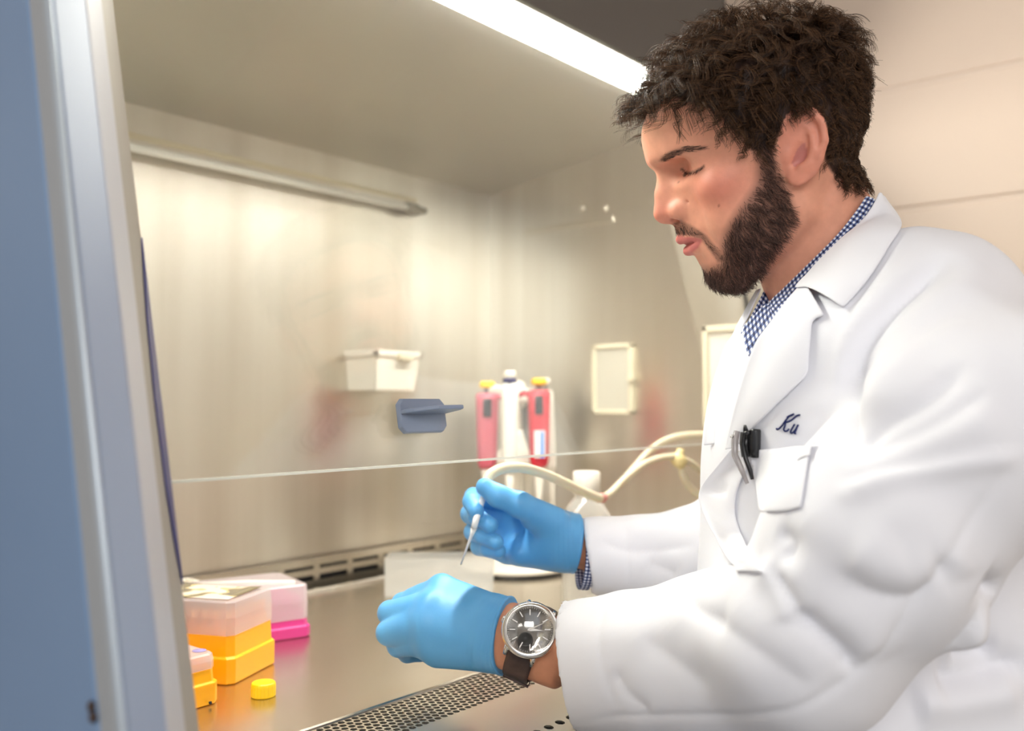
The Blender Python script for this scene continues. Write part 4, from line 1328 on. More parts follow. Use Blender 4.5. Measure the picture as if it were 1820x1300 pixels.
def coat_sdf(X):
    p = [X[i] - TN[i] for i in range(3)]
    d_ = p[0] * TD[0] + p[1] * TD[1] + p[2] * 0
    l_ = p[0] * TL[0] + p[1] * TL[1] + p[2] * 0
    z_ = p[2] + 0 * d_
    Ff, Bk, W = C_FR(z_), C_BK(z_), C_WD(z_)
    a = np.where(d_ > 0, Ff, Bk)
    s = ((np.abs(d_) / a) ** 2.3 + (np.abs(l_) / W) ** 2.3) ** (1 / 2.3)
    t = np.sqrt(d_ * d_ + l_ * l_) * (1 - 1 / np.maximum(s, 1e-3))
    t = smax(t, z_ + 0.025, 0.03)
    # shoulders and the slope from the neck
    sh = cone(X, tw(-0.030, 0.055, -0.030), SHL + TZ * 0.006, 0.061, 0.064)
    sh = smin(sh, cone(X, tw(-0.030, -0.055, -0.030), SHR + TZ * 0.012, 0.062, 0.068), 0.02)
    sh = smin(sh, cone(X, tw(-0.055, 0.06, -0.04), tw(-0.055, -0.06, -0.04), 0.066, 0.066), 0.03)
    t = smin(t, sh, 0.04)
    # stand of the collar round the neck
    nb, nt = h2w((6, 0, -170)), h2w((9, 0, -40))
    st = cone(X, nb, nt, 0.066, 0.060)
    a0, b0, c0 = COLL
    n_ = norm(np.cross(b0 - a0, c0 - a0)); n_ = n_ if n_[2] > 0 else -n_
    st = smax(st, cut_plane(X, a0 - n_ * 0.012, n_), 0.003)
    t = smin(t, st, 0.015)
    # sleeves
    sl = chain(X, SLV_L, SLV_LR, 0.016)
    ca = norm(SLV_L[-1] - SLV_L[-2])
    c1, c2, c3 = P(993, 1062, 0.785), P(1032, 1303, 0.785), P(988, 1160, 0.730)
    n1 = norm(np.cross(c2 - c1, c3 - c1)); n1 = n1 if n1 @ CR < 0 else -n1
    pl = cut_plane(X, c1, n1)
    inner = cone(X, SLV_L[-1] + ca * 0.05, SLV_L[-1] - ca * 0.05, 0.052, 0.050)
    sl = smax(smax(sl, pl, 0.002), -inner, 0.002)
    sr = chain(X, SLV_R, SLV_RR, 0.03)
    c1, c2, c3 = P(1034, 920, 0.925), P(1050, 1056, 0.925), P(1046, 985, 0.88)
    n1 = norm(np.cross(c2 - c1, c3 - c1)); n1 = n1 if n1 @ CR < 0 else -n1
    ca = norm(SLV_R[-1] - SLV_R[-2])
    inner = cone(X, SLV_R[-1] + ca * 0.04, SLV_R[-1] - ca * 0.04, 0.0310, 0.0290)
    sr = smax(smax(sr, cut_plane(X, c1, n1), 0.002), -inner, 0.002)
    t = smin(t, sl, 0.010)
    t = smin(t, sr, 0.014)
    return t

pts = np.array(SLV_L + SLV_R + [tw(0.13, 0, 0), tw(-0.28, 0, -0.3), tw(-0.1, 0.2, -0.43), tw(-0.1, -0.2, -0.43), tw(0, 0, 0.06)])
cv, cq = evaluate(coat_sdf, pts.min(0) - 0.085, pts.max(0) + np.array([0.085, 0.085, 0.06]), 0.0030)

def bvh_of(v, q):
    return BVHTree.FromPolygons([tuple(x) for x in v], [tuple(int(i) for i in f) for f in q], all_triangles=False)
coat_bvh = bvh_of(cv, cq)
def hit(u, v, bvh=None):
    d = Vector(ray(u, v)); d.normalize()
    r = (bvh or coat_bvh).ray_cast(Vector(CAM), d)
    return (np.array(r[0]), np.array(r[1])) if r[0] is not None else None

# folds: (points in the picture that are found on the cloth, width m, depth m; negative = valley)
FOLDS = [
    # armhole: the long valley between chest and sleeve, ridge beside it
    ([(1690, 452), (1630, 500), (1570, 560), (1530, 620), (1508, 690), (1500, 760), (1502, 800)], 0.011, -0.016),
    ([(1745, 470), (1670, 530), (1610, 600), (1568, 680), (1545, 740)], 0.014, 0.006),
    ([(1600, 470), (1540, 540), (1500, 600), (1478, 680), (1470, 760)], 0.012, 0.005),
    # radiating pulls on the upper arm
    ([(1510, 805), (1570, 755), (1650, 705), (1720, 640)], 0.011, -0.0085),
    ([(1500, 770), (1560, 690), (1640, 620), (1720, 570)], 0.010, 0.0035),
    ([(1500, 850), (1580, 810), (1680, 770), (1790, 735)], 0.013, 0.0045),
    ([(1495, 820), (1580, 790), (1680, 745), (1760, 690)], 0.009, -0.0055),
    # crisp overlap line above the elbow
    ([(1825, 806), (1740, 818), (1640, 838), (1560, 858), (1480, 888)], 0.007, 0.0075),
    ([(1825, 790), (1740, 802), (1640, 822), (1560, 840), (1490, 866)], 0.006, -0.0035),
    # bend of the elbow
    ([(1372, 1004), (1402, 1050), (1425, 1090), (1460, 1122), (1500, 1160), (1518, 1200)], 0.0055, -0.010),
    ([(1345, 1008), (1385, 1035), (1408, 1075), (1420, 1098)], 0.010, 0.009),
    ([(1400, 985), (1440, 1040), (1480, 1085), (1530, 1125), (1560, 1180)], 0.014, 0.007),
    ([(1380, 948), (1410, 965), (1395, 1000)], 0.007, -0.006),
    ([(1480, 1010), (1545, 1050), (1615, 1062), (1665, 1030), (1690, 990)], 0.012, -0.0065),
    ([(1500, 985), (1560, 1015), (1620, 1022), (1668, 1000)], 0.016, 0.0065),
    ([(1420, 900), (1470, 955), (1540, 985), (1600, 960)], 0.015, 0.004),
    ([(1560, 890), (1640, 930), (1690, 985), (1700, 1040)], 0.016, 0.004),
    # forearm
    ([(1250, 1090), (1310, 1130), (1380, 1180), (1450, 1230)], 0.013, -0.0040),
    ([(1290, 1065), (1340, 1105), (1400, 1160), (1470, 1215)], 0.016, 0.0040),
    ([(1180, 1085), (1240, 1140), (1310, 1190), (1390, 1240)], 0.018, 0.0028),
    ([(1140, 1130), (1200, 1180), (1260, 1230)], 0.014, -0.0026),
    ([(1215, 1055), (1240, 1085), (1290, 1110)], 0.008, -0.004),
    ([(1060, 1120), (1120, 1130), (1190, 1110), (1240, 1070)], 0.012, 0.003),
    ([(1090, 1190), (1120, 1235), (1160, 1265)], 0.010, -0.003),
    # seams on the sleeve: along the underside and up the back of the arm
    ([(1030, 1290), (1100, 1272), (1200, 1272), (1330, 1272), (1420, 1258), (1510, 1205), (1580, 1130), (1655, 1030), (1730, 920), (1800, 820)], 0.0034, -0.0022),
    ([(1076, 1072), (1068, 1130), (1075, 1200), (1100, 1268)], 0.0030, -0.0014),
    # chest and front edge
    ([(1330, 815), (1280, 850), (1262, 890), (1275, 960), (1310, 1030)], 0.009, -0.006),
    ([(1350, 830), (1310, 870), (1300, 930), (1345, 1005)], 0.012, 0.006),
    ([(1380, 830), (1360, 900), (1352, 960)], 0.012, -0.004),
    ([(1560, 480), (1505, 560), (1470, 640), (1460, 720)], 0.010, -0.004),
    # far sleeve
    ([(1060, 960), (1130, 980), (1240, 968)], 0.009, -0.004),
    ([(1120, 925), (1140, 945), (1200, 930)], 0.009, 0.004),
    ([(1110, 930), (1115, 990), (1118, 1050)], 0.003, -0.0012),
    ([(1150, 1000), (1200, 1020), (1240, 1040)], 0.012, -0.005),
    # back and skirt
    ([(1745, 1040), (1780, 1060), (1825, 1080)], 0.009, -0.015),
    ([(1712, 1115), (1760, 1120), (1825, 1108)], 0.013, 0.018),
    ([(1690, 1158), (1730, 1162), (1780, 1150)], 0.009, -0.014),
    ([(1660, 1205), (1730, 1200), (1825, 1170)], 0.013, -0.014),
    ([(1620, 1255), (1700, 1245), (1825, 1220)], 0.015, 0.014),
]
def apply_folds(v, q, folds):
    n = vnormals(v, q)
    disp = np.zeros(len(v))
    for px, wd, amp in folds:
        sp = spline([(a, b) for a, b in px], 10)
        pts_ = []
        for a, b in sp:
            r = hit(a, b)
            if r is not None:
                pts_.append(r[0])
        if len(pts_) < 3:
            continue
        pts_ = np.array(pts_)
        # drop samples that jumped to another layer
        keep = [0]
        for i in range(1, len(pts_)):
            if np.linalg.norm(pts_[i] - pts_[keep[-1]]) < 0.05:
                keep.append(i)
        pts_ = pts_[keep]
        lo, hi = pts_.min(0) - 3 * wd, pts_.max(0) + 3 * wd
        m = np.nonzero(((v > lo) & (v < hi)).all(1))[0]
        if len(m) == 0:
            continue
        best = np.full(len(m), 1e9); par = np.zeros(len(m))
        for i in range(len(pts_) - 1):
            a, e = pts_[i], pts_[i + 1] - pts_[i]
            t = np.clip(((v[m] - a) @ e) / (e @ e + 1e-12), 0, 1)
            dd = np.linalg.norm(v[m] - a - t[:, None] * e, axis=1)
            u_ = dd < best
            best[u_] = dd[u_]; par[u_] = (i + t[u_]) / (len(pts_) - 1)
        fade = np.clip(np.sin(np.clip(par, 0, 1) * PI) * 2.2, 0, 1)
        prof = np.exp(-(best / wd) ** 2) if amp > 0 else np.exp(-(best / (wd * 0.8)) ** 1.25)
        disp[m] += amp * (0.62 if amp > 0 else 0.9) * prof * fade
    return v + n * disp[:, None]

def cloth_noise(v, amp, sc, seed):
    r = np.random.default_rng(seed)
    d = np.zeros(len(v))
    for k in range(14):
        w_ = r.normal(size=3) * sc
        d += np.sin(v @ w_ + r.uniform(0, 6.28)) / 14 ** 0.5
    return d * amp

cv = apply_folds(cv, cq, FOLDS)
nrm_ = vnormals(cv, cq)
cv = cv + nrm_ * cloth_noise(cv, 0.0011, 45, 3)[:, None]
cv = relax(cv, cq, 1, 0.4)
coat_bvh = bvh_of(cv, cq)
coat = link('lab_coat', net_mesh('lab_coat', cv, cq), CLOTH, person)
tag(coat, 'white lab coat')
# ------------------------------------------------------------------ collar, lapels, pocket, shirt: cloth laid over the coat and the neck
body_bvh = bvh_of(pv, pq)
def depth_hit(u, v, bvhs):
    best = None
    d = Vector(ray(u, v)); L = d.length; d = d.normalized()
    for b in bvhs:
        r = b.ray_cast(Vector(CAM), d)
        if r[0] is not None and (best is None or r[3] < best[2]):
            n_ = np.array(r[1]); n_ = n_ if n_ @ CF < 0 else -n_
            best = (np.array(r[0]), n_, r[3])
    return best

def laid(edgeA, edgeB, rows, off, bvhs, fixed=None, samples=8, lift=None):
    """grid of points between two picture edges, resting 'off' metres above what lies under them.
    off(s, r): s along, r across; fixed(s, r): depth override"""
    A = spline(edgeA, samples); B = spline(edgeB, samples)
    def resample(c, n):
        s = np.concatenate([[0], np.cumsum(np.linalg.norm(np.diff(c, axis=0), axis=1))]); s /= s[-1]
        x = np.linspace(0, 1, n)
        return np.stack([np.interp(x, s, c[:, 0]), np.interp(x, s, c[:, 1])], 1)
    n = max(len(A), len(B))
    A, B = resample(A, n), resample(B, n)
    T = np.full((rows, n), np.nan); N_ = np.zeros((rows, n, 3)); UV = np.zeros((rows, n, 2))
    for i in range(rows):
        r = i / (rows - 1)
        for j in range(n):
            u, v = A[j] * (1 - r) + B[j] * r
            UV[i, j] = u, v
            if fixed is not None:
                T[i, j] = fixed(j / (n - 1), r); N_[i, j] = -CF
                continue
            h_ = depth_hit(u, v, bvhs)
            if h_ is not None:
                T[i, j] = (h_[0] - CAM) @ CF; N_[i, j] = h_[1]
    # fill misses from neighbours, then smooth the depth so that the cloth bridges hollows
    for _ in range(30):
        bad = np.isnan(T)
        if not bad.any():
            break
        for i, j in zip(*np.nonzero(bad)):
            nb = [T[a, b] for a, b in ((i - 1, j), (i + 1, j), (i, j - 1), (i, j + 1)) if 0 <= a < rows and 0 <= b < n and not np.isnan(T[a, b])]
            if nb:
                T[i, j] = np.mean(nb); N_[i, j] = -CF
    T0 = T.copy()
    for _ in range(10):
        Tp = np.pad(T, 1, mode='edge')
        T = np.minimum(T0, (Tp[:-2, 1:-1] + Tp[2:, 1:-1] + Tp[1:-1, :-2] + Tp[1:-1, 2:]) / 4)
    for _ in range(4):
        Np = np.pad(N_, ((1, 1), (1, 1), (0, 0)), mode='edge')
        N_ = (Np[:-2, 1:-1] + Np[2:, 1:-1] + Np[1:-1, :-2] + Np[1:-1, 2:]) / 4
    N_ /= np.linalg.norm(N_, axis=2, keepdims=True) + 1e-9
    global PXG
    G = np.zeros((rows, n, 3)); PXG = np.zeros((rows, n, 2))
    for i in range(rows):
        for j in range(n):
            PXG[i, j] = UV[i, j]
            G[i, j] = P(UV[i, j, 0], UV[i, j, 1], T[i, j]) + N_[i, j] * off(j / (n - 1), i / (rows - 1))
    return G

def grid_obj(name, G, m, parent, thick=0.0012, uv=False, bump=None):
    r, n, _ = G.shape
    ff = [(i * n + j, i * n + j + 1, (i + 1) * n + j + 1, (i + 1) * n + j) for i in range(r - 1) for j in range(n - 1)]
    me = mesh(name, G.reshape(-1, 3), ff, True)
    bm = bmesh.new(); bm.from_mesh(me)
    f0 = bm.faces[:]
    if sum(f.normal.dot(Vector(-CF)) for f in f0) < 0:
        bmesh.ops.reverse_faces(bm, faces=f0)
    bm.to_mesh(me); bm.free()
    if uv:
        K_ = np.dstack([PXG * 0.00043, np.zeros(PXG.shape[:2])]) if uv == 'flat' else G
        mid = np.linalg.norm(np.diff(K_, axis=1), axis=2).mean(0)
        L = np.tile(np.concatenate([[0], np.cumsum(mid)]), (r, 1))
        wid = np.linalg.norm(np.diff(K_, axis=0), axis=2).mean(1)
        Wd = np.tile(np.concatenate([[0], np.cumsum(wid)])[:, None], (1, n))
        ul = me.uv_layers.new(name='weave')
        vi = np.zeros(len(me.loops), np.int32); me.loops.foreach_get('vertex_index', vi)
        ul.data.foreach_set('uv', np.stack([L.ravel()[vi] * 100, Wd.ravel()[vi] * 100], 1).astype(np.float32).ravel())
    o = link(name, me, m, parent)
    sd = o.modifiers.new('thick', 'SOLIDIFY'); sd.thickness = thick; sd.offset = 1
    sb = o.modifiers.new('sub', 'SUBSURF'); sb.levels = sb.render_levels = 1
    return o

# gingham: navy and white checks from the cloth's own weave coordinates (centimetres)
GING = mat('navy_gingham', (0.8, 0.8, 0.85), 0.8)
uvn = nn(GING, 'ShaderNodeUVMap', uv_map='weave')
sx = nn(GING, 'ShaderNodeSeparateXYZ'); lk(GING, uvn.outputs[0], sx.inputs[0])
st2 = []
for ax in (0, 1):
    m1 = nn(GING, 'ShaderNodeMath', operation='MULTIPLY'); m1.inputs[1].default_value = 1 / 0.36
    m2 = nn(GING, 'ShaderNodeMath', operation='FRACT'); m3 = nn(GING, 'ShaderNodeMath', operation='GREATER_THAN'); m3.inputs[1].default_value = 0.5
    lk(GING, sx.outputs[ax], m1.inputs[0]); lk(GING, m1.outputs[0], m2.inputs[0]); lk(GING, m2.outputs[0], m3.inputs[0]); st2.append(m3)
ad = nn(GING, 'ShaderNodeMath', operation='ADD'); lk(GING, st2[0].outputs[0], ad.inputs[0]); lk(GING, st2[1].outputs[0], ad.inputs[1])
hf2 = nn(GING, 'ShaderNodeMath', operation='MULTIPLY'); hf2.inputs[1].default_value = 0.5; lk(GING, ad.outputs[0], hf2.inputs[0])
rp = nn(GING, 'ShaderNodeValToRGB'); rp.color_ramp.elements[0].color = (*srgb(232, 234, 242), 1); rp.color_ramp.elements[1].color = (*srgb(22, 30, 70), 1)
e_ = rp.color_ramp.elements.new(0.5); e_.color = (*srgb(96, 110, 156), 1)
lk(GING, hf2.outputs[0], rp.inputs[0]); lk(GING, rp.outputs[0], bsdf(GING).inputs['Base Color'])

both = [coat_bvh, body_bvh]
# shirt collar, near side, then its far side and the front under the throat
sh_ = grid_obj('shirt_collar', laid([(1530, 351), (1506, 388), (1484, 419), (1455, 452), (1424, 485), (1396, 514), (1372, 538), (1349, 565), (1328, 588)],
                                    [(1556, 366), (1536, 402), (1512, 434), (1478, 476), (1446, 514), (1418, 548), (1388, 588), (1362, 620), (1340, 640)], 6,
                                    lambda s, r: 0.0042 + 0.0012 * math.sin(r * PI), both), GING, person, 0.001, 'flat')
tag(sh_, 'navy and white gingham shirt collar')
far = lambda s, r: 0.800 - 0.030 * s - 0.012 * r
fs_ = grid_obj('shirt_collar', laid([(1358, 516), (1344, 543), (1329, 571), (1315, 594)], [(1384, 540), (1368, 566), (1352, 594), (1337, 626)], 6, lambda s, r: 0.0, both, far), GING, person, 0.001, 'flat')
tag(fs_, 'far half of the gingham shirt collar')

# coat collar and lapels
cl = grid_obj('collar', laid([(1545, 350), (1524, 387), (1499, 423), (1458, 473), (1425, 517)], [(1568, 351), (1601, 404), (1582, 445), (1548, 500), (1500, 553)], 9,
                             lambda s, r: 0.0085 - 0.0062 * r + 0.0035 * math.sin(r * PI), both), CLOTH, coat, 0.0016)
lp = grid_obj('lapel', laid([(1436, 505), (1408, 540), (1378, 580), (1354, 612), (1337, 656), (1320, 714), (1308, 764), (1301, 800)],
                            [(1470, 566), (1449, 577), (1445, 608), (1441, 642), (1437, 668), (1405, 701), (1365, 741), (1312, 797)], 9,
                            lambda s, r: 0.0050 - 0.0022 * r + 0.0030 * math.sin(r * PI) * (1 - s * 0.6), both), CLOTH, coat, 0.0016)
rfix = lambda s, r: 0.795 - 0.035 * s + 0.015 * r
rl = grid_obj('lapel', laid([(1352, 514), (1332, 558), (1317, 594), (1336, 630), (1312, 662), (1290, 692), (1277, 735), (1270, 790)],
                            [(1343, 518), (1321, 556), (1298, 600), (1281, 634), (1268, 668), (1259, 706), (1252, 748), (1249, 792)], 6,
                            lambda s, r: 0.004, both, rfix), CLOTH, coat, 0.0016)
# the open front edge curling below the lapel
fe_ = grid_obj('front_edge', laid([(1314, 795), (1284, 830), (1263, 862), (1258, 892), (1267, 932), (1288, 982), (1312, 1018)],
                                  [(1345, 806), (1325, 846), (1312, 880), (1310, 915), (1322, 955), (1345, 1000), (1362, 1020)], 8,
                                  lambda s, r: 0.0012 + 0.0075 * (1 - r) ** 2 * math.sin(PI * min(1, 0.25 + s * 0.9)) , [coat_bvh]), CLOTH, coat, 0.0014)
# chest pocket with its top band
pk_ = grid_obj('pocket', laid([(1338, 802), (1362, 800), (1395, 797), (1422, 792), (1446, 787)], [(1352, 910), (1375, 912), (1396, 911), (1412, 908), (1426, 904)], 9,
                              lambda s, r: 0.0018 - 0.001 * r, [coat_bvh]), CLOTH, coat, 0.0012)
pb_ = grid_obj('pocket_band', laid([(1337, 800), (1362, 798), (1395, 795), (1422, 790), (1448, 785)], [(1341, 830), (1366, 829), (1396, 826), (1422, 822), (1446, 817)], 4,
                               lambda s, r: 0.0030, [coat_bvh]), CLOTH, coat, 0.0009)

# embroidered letters on the chest
def stitch(o_, strokes, sc, rad):
    m = MB()
    for st_ in strokes:
        pts_ = []
        for a, b in spline([(o_[0] + x / sc, o_[1] + y / sc) for x, y in st_], 6):
            h_ = depth_hit(a, b, [coat_bvh])
            if h_: pts_.append(h_[0] + h_[1] * 0.0009)
        k = np.ones(len(pts_)) * rad; k[0] *= 0.6; k[-1] *= 0.6
        m.tube(pts_, list(k), 8)
    return m
emb = stitch((1280, 720), [
    [(766, 312), (778, 328), (806, 316), (850, 268), (892, 208), (938, 152), (1004, 120)],
    [(906, 168), (936, 150), (970, 140), (1004, 120)],
    [(1086, 134), (1036, 148), (972, 200), (918, 226), (880, 232)],
    [(890, 226), (882, 280), (866, 326), (880, 352), (908, 350), (938, 322)],
    [(1012, 256), (986, 300), (962, 344), (958, 372), (976, 378), (1008, 352), (1040, 302), (1060, 262)],
    [(1044, 298), (1024, 346), (1008, 378), (1030, 388)]], 7.583, 0.00065)
tag(emb.build('embroidery', MT['navy'], coat), 'navy embroidered script letters on the chest')

# ------------------------------------------------------------------ pens in the chest pocket
def pen_at(u, v, lift):
    h_ = depth_hit(u, v, [coat_bvh])
    return h_[0] + h_[1] * lift
clearpen = thin_clear('smoky_clear_plastic', (0.70, 0.68, 0.68), 0.4, (0.62, 0.58, 0.58), 0.1)
root = empty('pen', pen_at(1336, 830, 0.004), 'click pen with a smoky clear clip and black button, left one in the chest pocket', 'pen', 'pens in the chest pocket')
q = [pen_at(1336, 756, 0.0045), pen_at(1336, 762, 0.0045), pen_at(1336, 774, 0.0045)]
MB().tube(q, [0.0022, 0.0026, 0.0026], 14).build('click_button', MT['black_plastic'], root)
MB().tube([pen_at(1335, 769, 0.0045), pen_at(1335, 790, 0.0050), pen_at(1337, 812, 0.0052)], [0.0042, 0.0044, 0.0040], 16).build('barrel', MT['black_plastic'], root)
cl_ = [pen_at(a, b, l) for a, b, l in ((1327, 767, 0.0085), (1326, 785, 0.0100), (1328, 810, 0.0105), (1332, 835, 0.0095), (1338, 857, 0.0070))]
MB().tube(cl_, [0.0022, 0.0026, 0.0025, 0.0022, 0.0014], 12).build('clip', clearpen, root)
MB().lathe([(0.0013, 0.0), (0.0013, 0.0012)], pen_at(1326, 777, 0.0128), -CF, 12).build('clip_rivet', MT['chrome'], root)
root = empty('pen', pen_at(1350, 800, 0.004), 'black capped pen with a long black clip, right one in the chest pocket', 'pen', 'pens in the chest pocket')
MB().tube([pen_at(1351, 763, 0.0045), pen_at(1351, 766, 0.0045), pen_at(1350, 797, 0.0045), pen_at(1350, 812, 0.0042)], [0.0036, 0.0041, 0.0041, 0.0036], 18).build('cap', MT['black_plastic'], root)
MB().tube([pen_at(1350, 768, 0.0090), pen_at(1343, 771, 0.0105), pen_at(1341, 790, 0.0108), pen_at(1343, 815, 0.0105), pen_at(1345, 838, 0.0095), pen_at(1346, 850, 0.0080)], [0.0014, 0.0017, 0.0017, 0.0017, 0.0018, 0.0013], 10).build('clip', MT['black_plastic'], root)

# ================================================================== wristwatch on the left wrist
AX = norm(P(1000, 1166, 0.7635) - P(890, 1125, 0.791))
NR = norm(-0.84 * CF + 0.54 * CU - 0.03 * CR)
AX = norm(AX - NR * (AX @ NR))
WC = P(943, 1142, 0.7765)                             # centre of the wrist under the watch
SD = np.cross(AX, NR)                                  # across the wrist
if SD @ CU > 0: SD = -SD                               # towards the underside that faces the camera
watch = empty('wristwatch', WC + NR * 0.026, 'steel wristwatch with dark dial and brown leather strap on the left wrist', 'watch')
DC = WC + NR * 0.0272
chrome = MT['chrome']
MB().lathe([(0.0175, -0.002), (0.0210, 0.0), (0.0225, 0.002), (0.0225, 0.0055), (0.0231, 0.0062), (0.0231, 0.0070), (0.0220, 0.0082), (0.0198, 0.0092), (0.0191, 0.0088), (0.0187, 0.0074)], DC, NR, 64).build('case', chrome, watch)
dialm = mat('charcoal_dial', srgb(104, 98, 93), 0.5, 0.0)
bright = mat('silvery_marker', (0.86, 0.84, 0.82), 0.3, 0.35)
dial = MB().lathe([(0.0187, 0.0070), (0.0186, 0.0074)], DC, NR, 64).build('dial', dialm, watch)
zz = 0.00765
def on_dial(a, r, h=zz):
    return DC + NR * h + (AX * math.cos(a) + SD * math.sin(a)) * r
tick = MB()
for k in range(12):
    a = 2 * PI * k / 12 + 0.1
    c0, c1 = on_dial(a, 0.0118), on_dial(a, 0.0165)
    w_ = np.cross(NR, norm(c1 - c0)) * 0.0004
    tick.obox(c0 - w_, c1 - c0, w_ * 2, NR * 0.0004)
for k in range(60):
    a = 2 * PI * k / 60 + 0.1
    c0, c1 = on_dial(a, 0.0172), on_dial(a, 0.0180)
    w_ = np.cross(NR, norm(c1 - c0)) * 0.00012
    tick.obox(c0 - w_, c1 - c0, w_ * 2, NR * 0.0003)
tick.build('hour_markers', bright, dial)
# sub-dial ring
sd_c = DC + AX * 0.0 + SD * 0.0085
m = MB()
N = 28
rg = [(0.0058, zz), (0.0058, zz + 0.0002), (0.0050, zz + 0.0002), (0.0050, zz)]
m.lathe(rg, sd_c, NR, 40)
m.build('sub_dial', mat('black_sub_dial', (0.03, 0.028, 0.028), 0.3), dial)
def hand_(name, tip, ln, tail, wd, h):
    d_ = norm(tip - (DC + NR * (tip - DC) @ NR)); s_ = np.cross(NR, d_)
    c = DC + NR * h
    vv = [c - d_ * tail, c + s_ * wd, c + d_ * ln, c - s_ * wd]
    MB().add(vv + [v + NR * 0.0003 for v in vv], [(3, 2, 1, 0), (4, 5, 6, 7), (0, 1, 5, 4), (1, 2, 6, 5), (2, 3, 7, 6), (3, 0, 4, 7)]).build(name, bright, dial)
right_ = CR - NR * (CR @ NR); up_ = CU - NR * (CU @ NR)
hand_('hour_hand', DC + right_ - up_ * 0.05, 0.0105, 0.002, 0.0013, 0.0080)
hand_('hour_hand', DC + right_ * 0.25 - up_, 0.0070, 0.001, 0.0011, 0.0081)
hand_('minute_hand', DC + right_ * 0.45 + up_, 0.0160, 0.004, 0.0008, 0.0083)
tag(dial.children[-1], None)
MB().add([DC + NR * 0.0088 + (AX * math.cos(a) + SD * math.sin(a)) * 0.0189 for a in np.linspace(0, 2 * PI, 48, endpoint=False)], [tuple(range(48))]).build('crystal', thin_clear('watch_crystal', (0.98, 0.98, 0.98)), watch)
# crown, lugs
MB().lathe([(0.0028, 0.0205), (0.0030, 0.0212), (0.0030, 0.0240), (0.0024, 0.0247)], DC + NR * 0.0035, -AX if (-AX) @ CR < 0 else AX, 18).build('crown', chrome, watch)
for sA in (-1, 1):
    for sS in (-1, 1):
        p0 = DC + AX * sA * 0.0115 + SD * sS * 0.0165 + NR * 0.004
        p1 = DC + AX * sA * 0.0115 + SD * sS * 0.0235 + NR * -0.0015
        MB().tube([p0, p0 * 0.5 + p1 * 0.5 + NR * 0.0015, p1], [0.0026, 0.0024, 0.0018], 10).build('lug', chrome, watch)
# strap: two lengths of leather round the wrist, scales pressed in
leather = mat('dark_brown_leather', srgb(66, 48, 44), 0.5)
add_tone(leather, srgb(54, 38, 34), srgb(78, 58, 52), 60)
ra, rb = 0.0305, 0.0238
cxn = WC
def loop_pt(a, off, w_):
    return cxn + NR * (rb + off) * math.cos(a) + SD * (ra + off) * math.sin(a) + AX * w_
for sg, a0, a1 in ((1, 0.60, PI * 1.05), (-1, 0.60, PI * 0.90)):
    K, J = 30, 9
    vv = []
    for k in range(K + 1):
        a = sg * (a0 + (a1 - a0) * k / K)
        hw = 0.0114 - 0.0018 * k / K
        for j in range(J):
            x = -1 + 2 * j / (J - 1)
            pad = 0.0010 * (1 - x ** 4)
            gr = -0.00045 * (math.exp(-((k % 5) / 0.6) ** 2) + math.exp(-(((k % 5) - 5) / 0.6) ** 2) + (1.0 if j == J // 2 else 0)) if abs(x) < 0.9 else 0
            vv.append(loop_pt(a, 0.0016 + pad + gr, hw * x))
        for j in range(J):
            vv.append(loop_pt(a, 0.0002, hw * (1 - 2 * j / (J - 1))))
    R2 = 2 * J
    ff = [(k * R2 + j, k * R2 + (j + 1) % R2, (k + 1) * R2 + (j + 1) % R2, (k + 1) * R2 + j) for k in range(K) for j in range(R2)]
    ff += [tuple(range(R2))[::-1], tuple(K * R2 + j for j in range(R2))]
    MB().add(vv, ff, True).build('strap', leather, watch)
# keeper / buckle under the wrist
kp = [loop_pt(2.15, o_, w_) for o_, w_ in ((0.0008, -0.0112), (0.0058, -0.0112), (0.0058, 0.0112), (0.0008, 0.0112))]
MB().tube(kp + [kp[0]], 0.0013, 8).build('buckle', mat('dark_buckle', (0.10, 0.07, 0.07), 0.3, 0.7), watch)

# ================================================================== glass pipette and aspirator tubing
root = empty('glass_pipette', P(845, 930, 0.888), 'thin glass pipette held between thumb and forefinger of the far glove', 'pipette')
pg = mat('frosty_pipette_glass', (0.88, 0.88, 0.86), 0.12, 0, Transmission_Weight=0.15, IOR=1.2)
MB().tube([P(862, 876, 0.897), P(856, 893, 0.895), P(850, 912, 0.891), P(846, 924, 0.884), P(842, 940, 0.883)], [0.0030, 0.0030, 0.0030, 0.0032, 0.0029], 14).tube(
    [P(842, 940, 0.884), P(838, 952, 0.886), P(832, 968, 0.889), P(819, 1004, 0.898)], [0.0030, 0.0017, 0.0012, 0.0008], 12).build('pipette_shaft', pg, root)
TUBE = MT['tube_rubber']
asp = empty('aspirator_tubing', P(1070, 886, 1.09), 'cream silicone tubing running from the far glove to a branching connector', 'tubing')
def hose(name, pts_, r, par=asp):
    sp = spline([P(*p) for p in pts_], 10)
    return MB().tube(list(sp), r, 14).build(name, TUBE, par)
hose('hose', [(866, 876, 0.893), (865, 858, 0.898), (874, 842, 0.905), (898, 832, 0.92), (930, 832, 0.94), (965, 842, 0.97), (1000, 857, 1.005), (1035, 874, 1.045), (1066, 887, 1.08)], 0.0053)
hose('hose', [(1072, 886, 1.088), (1088, 874, 1.11), (1112, 850, 1.135), (1142, 827, 1.16), (1172, 815, 1.18), (1198, 812, 1.195)], 0.0045)
hose('hose', [(1211, 826, 1.20), (1214, 845, 1.20), (1224, 864, 1.205), (1242, 880, 1.21), (1275, 898, 1.22), (1320, 905, 1.24)], 0.0048)
hose('hose', [(1214, 816, 1.20), (1232, 826, 1.21), (1250, 842, 1.22), (1290, 860, 1.24)], 0.0042)
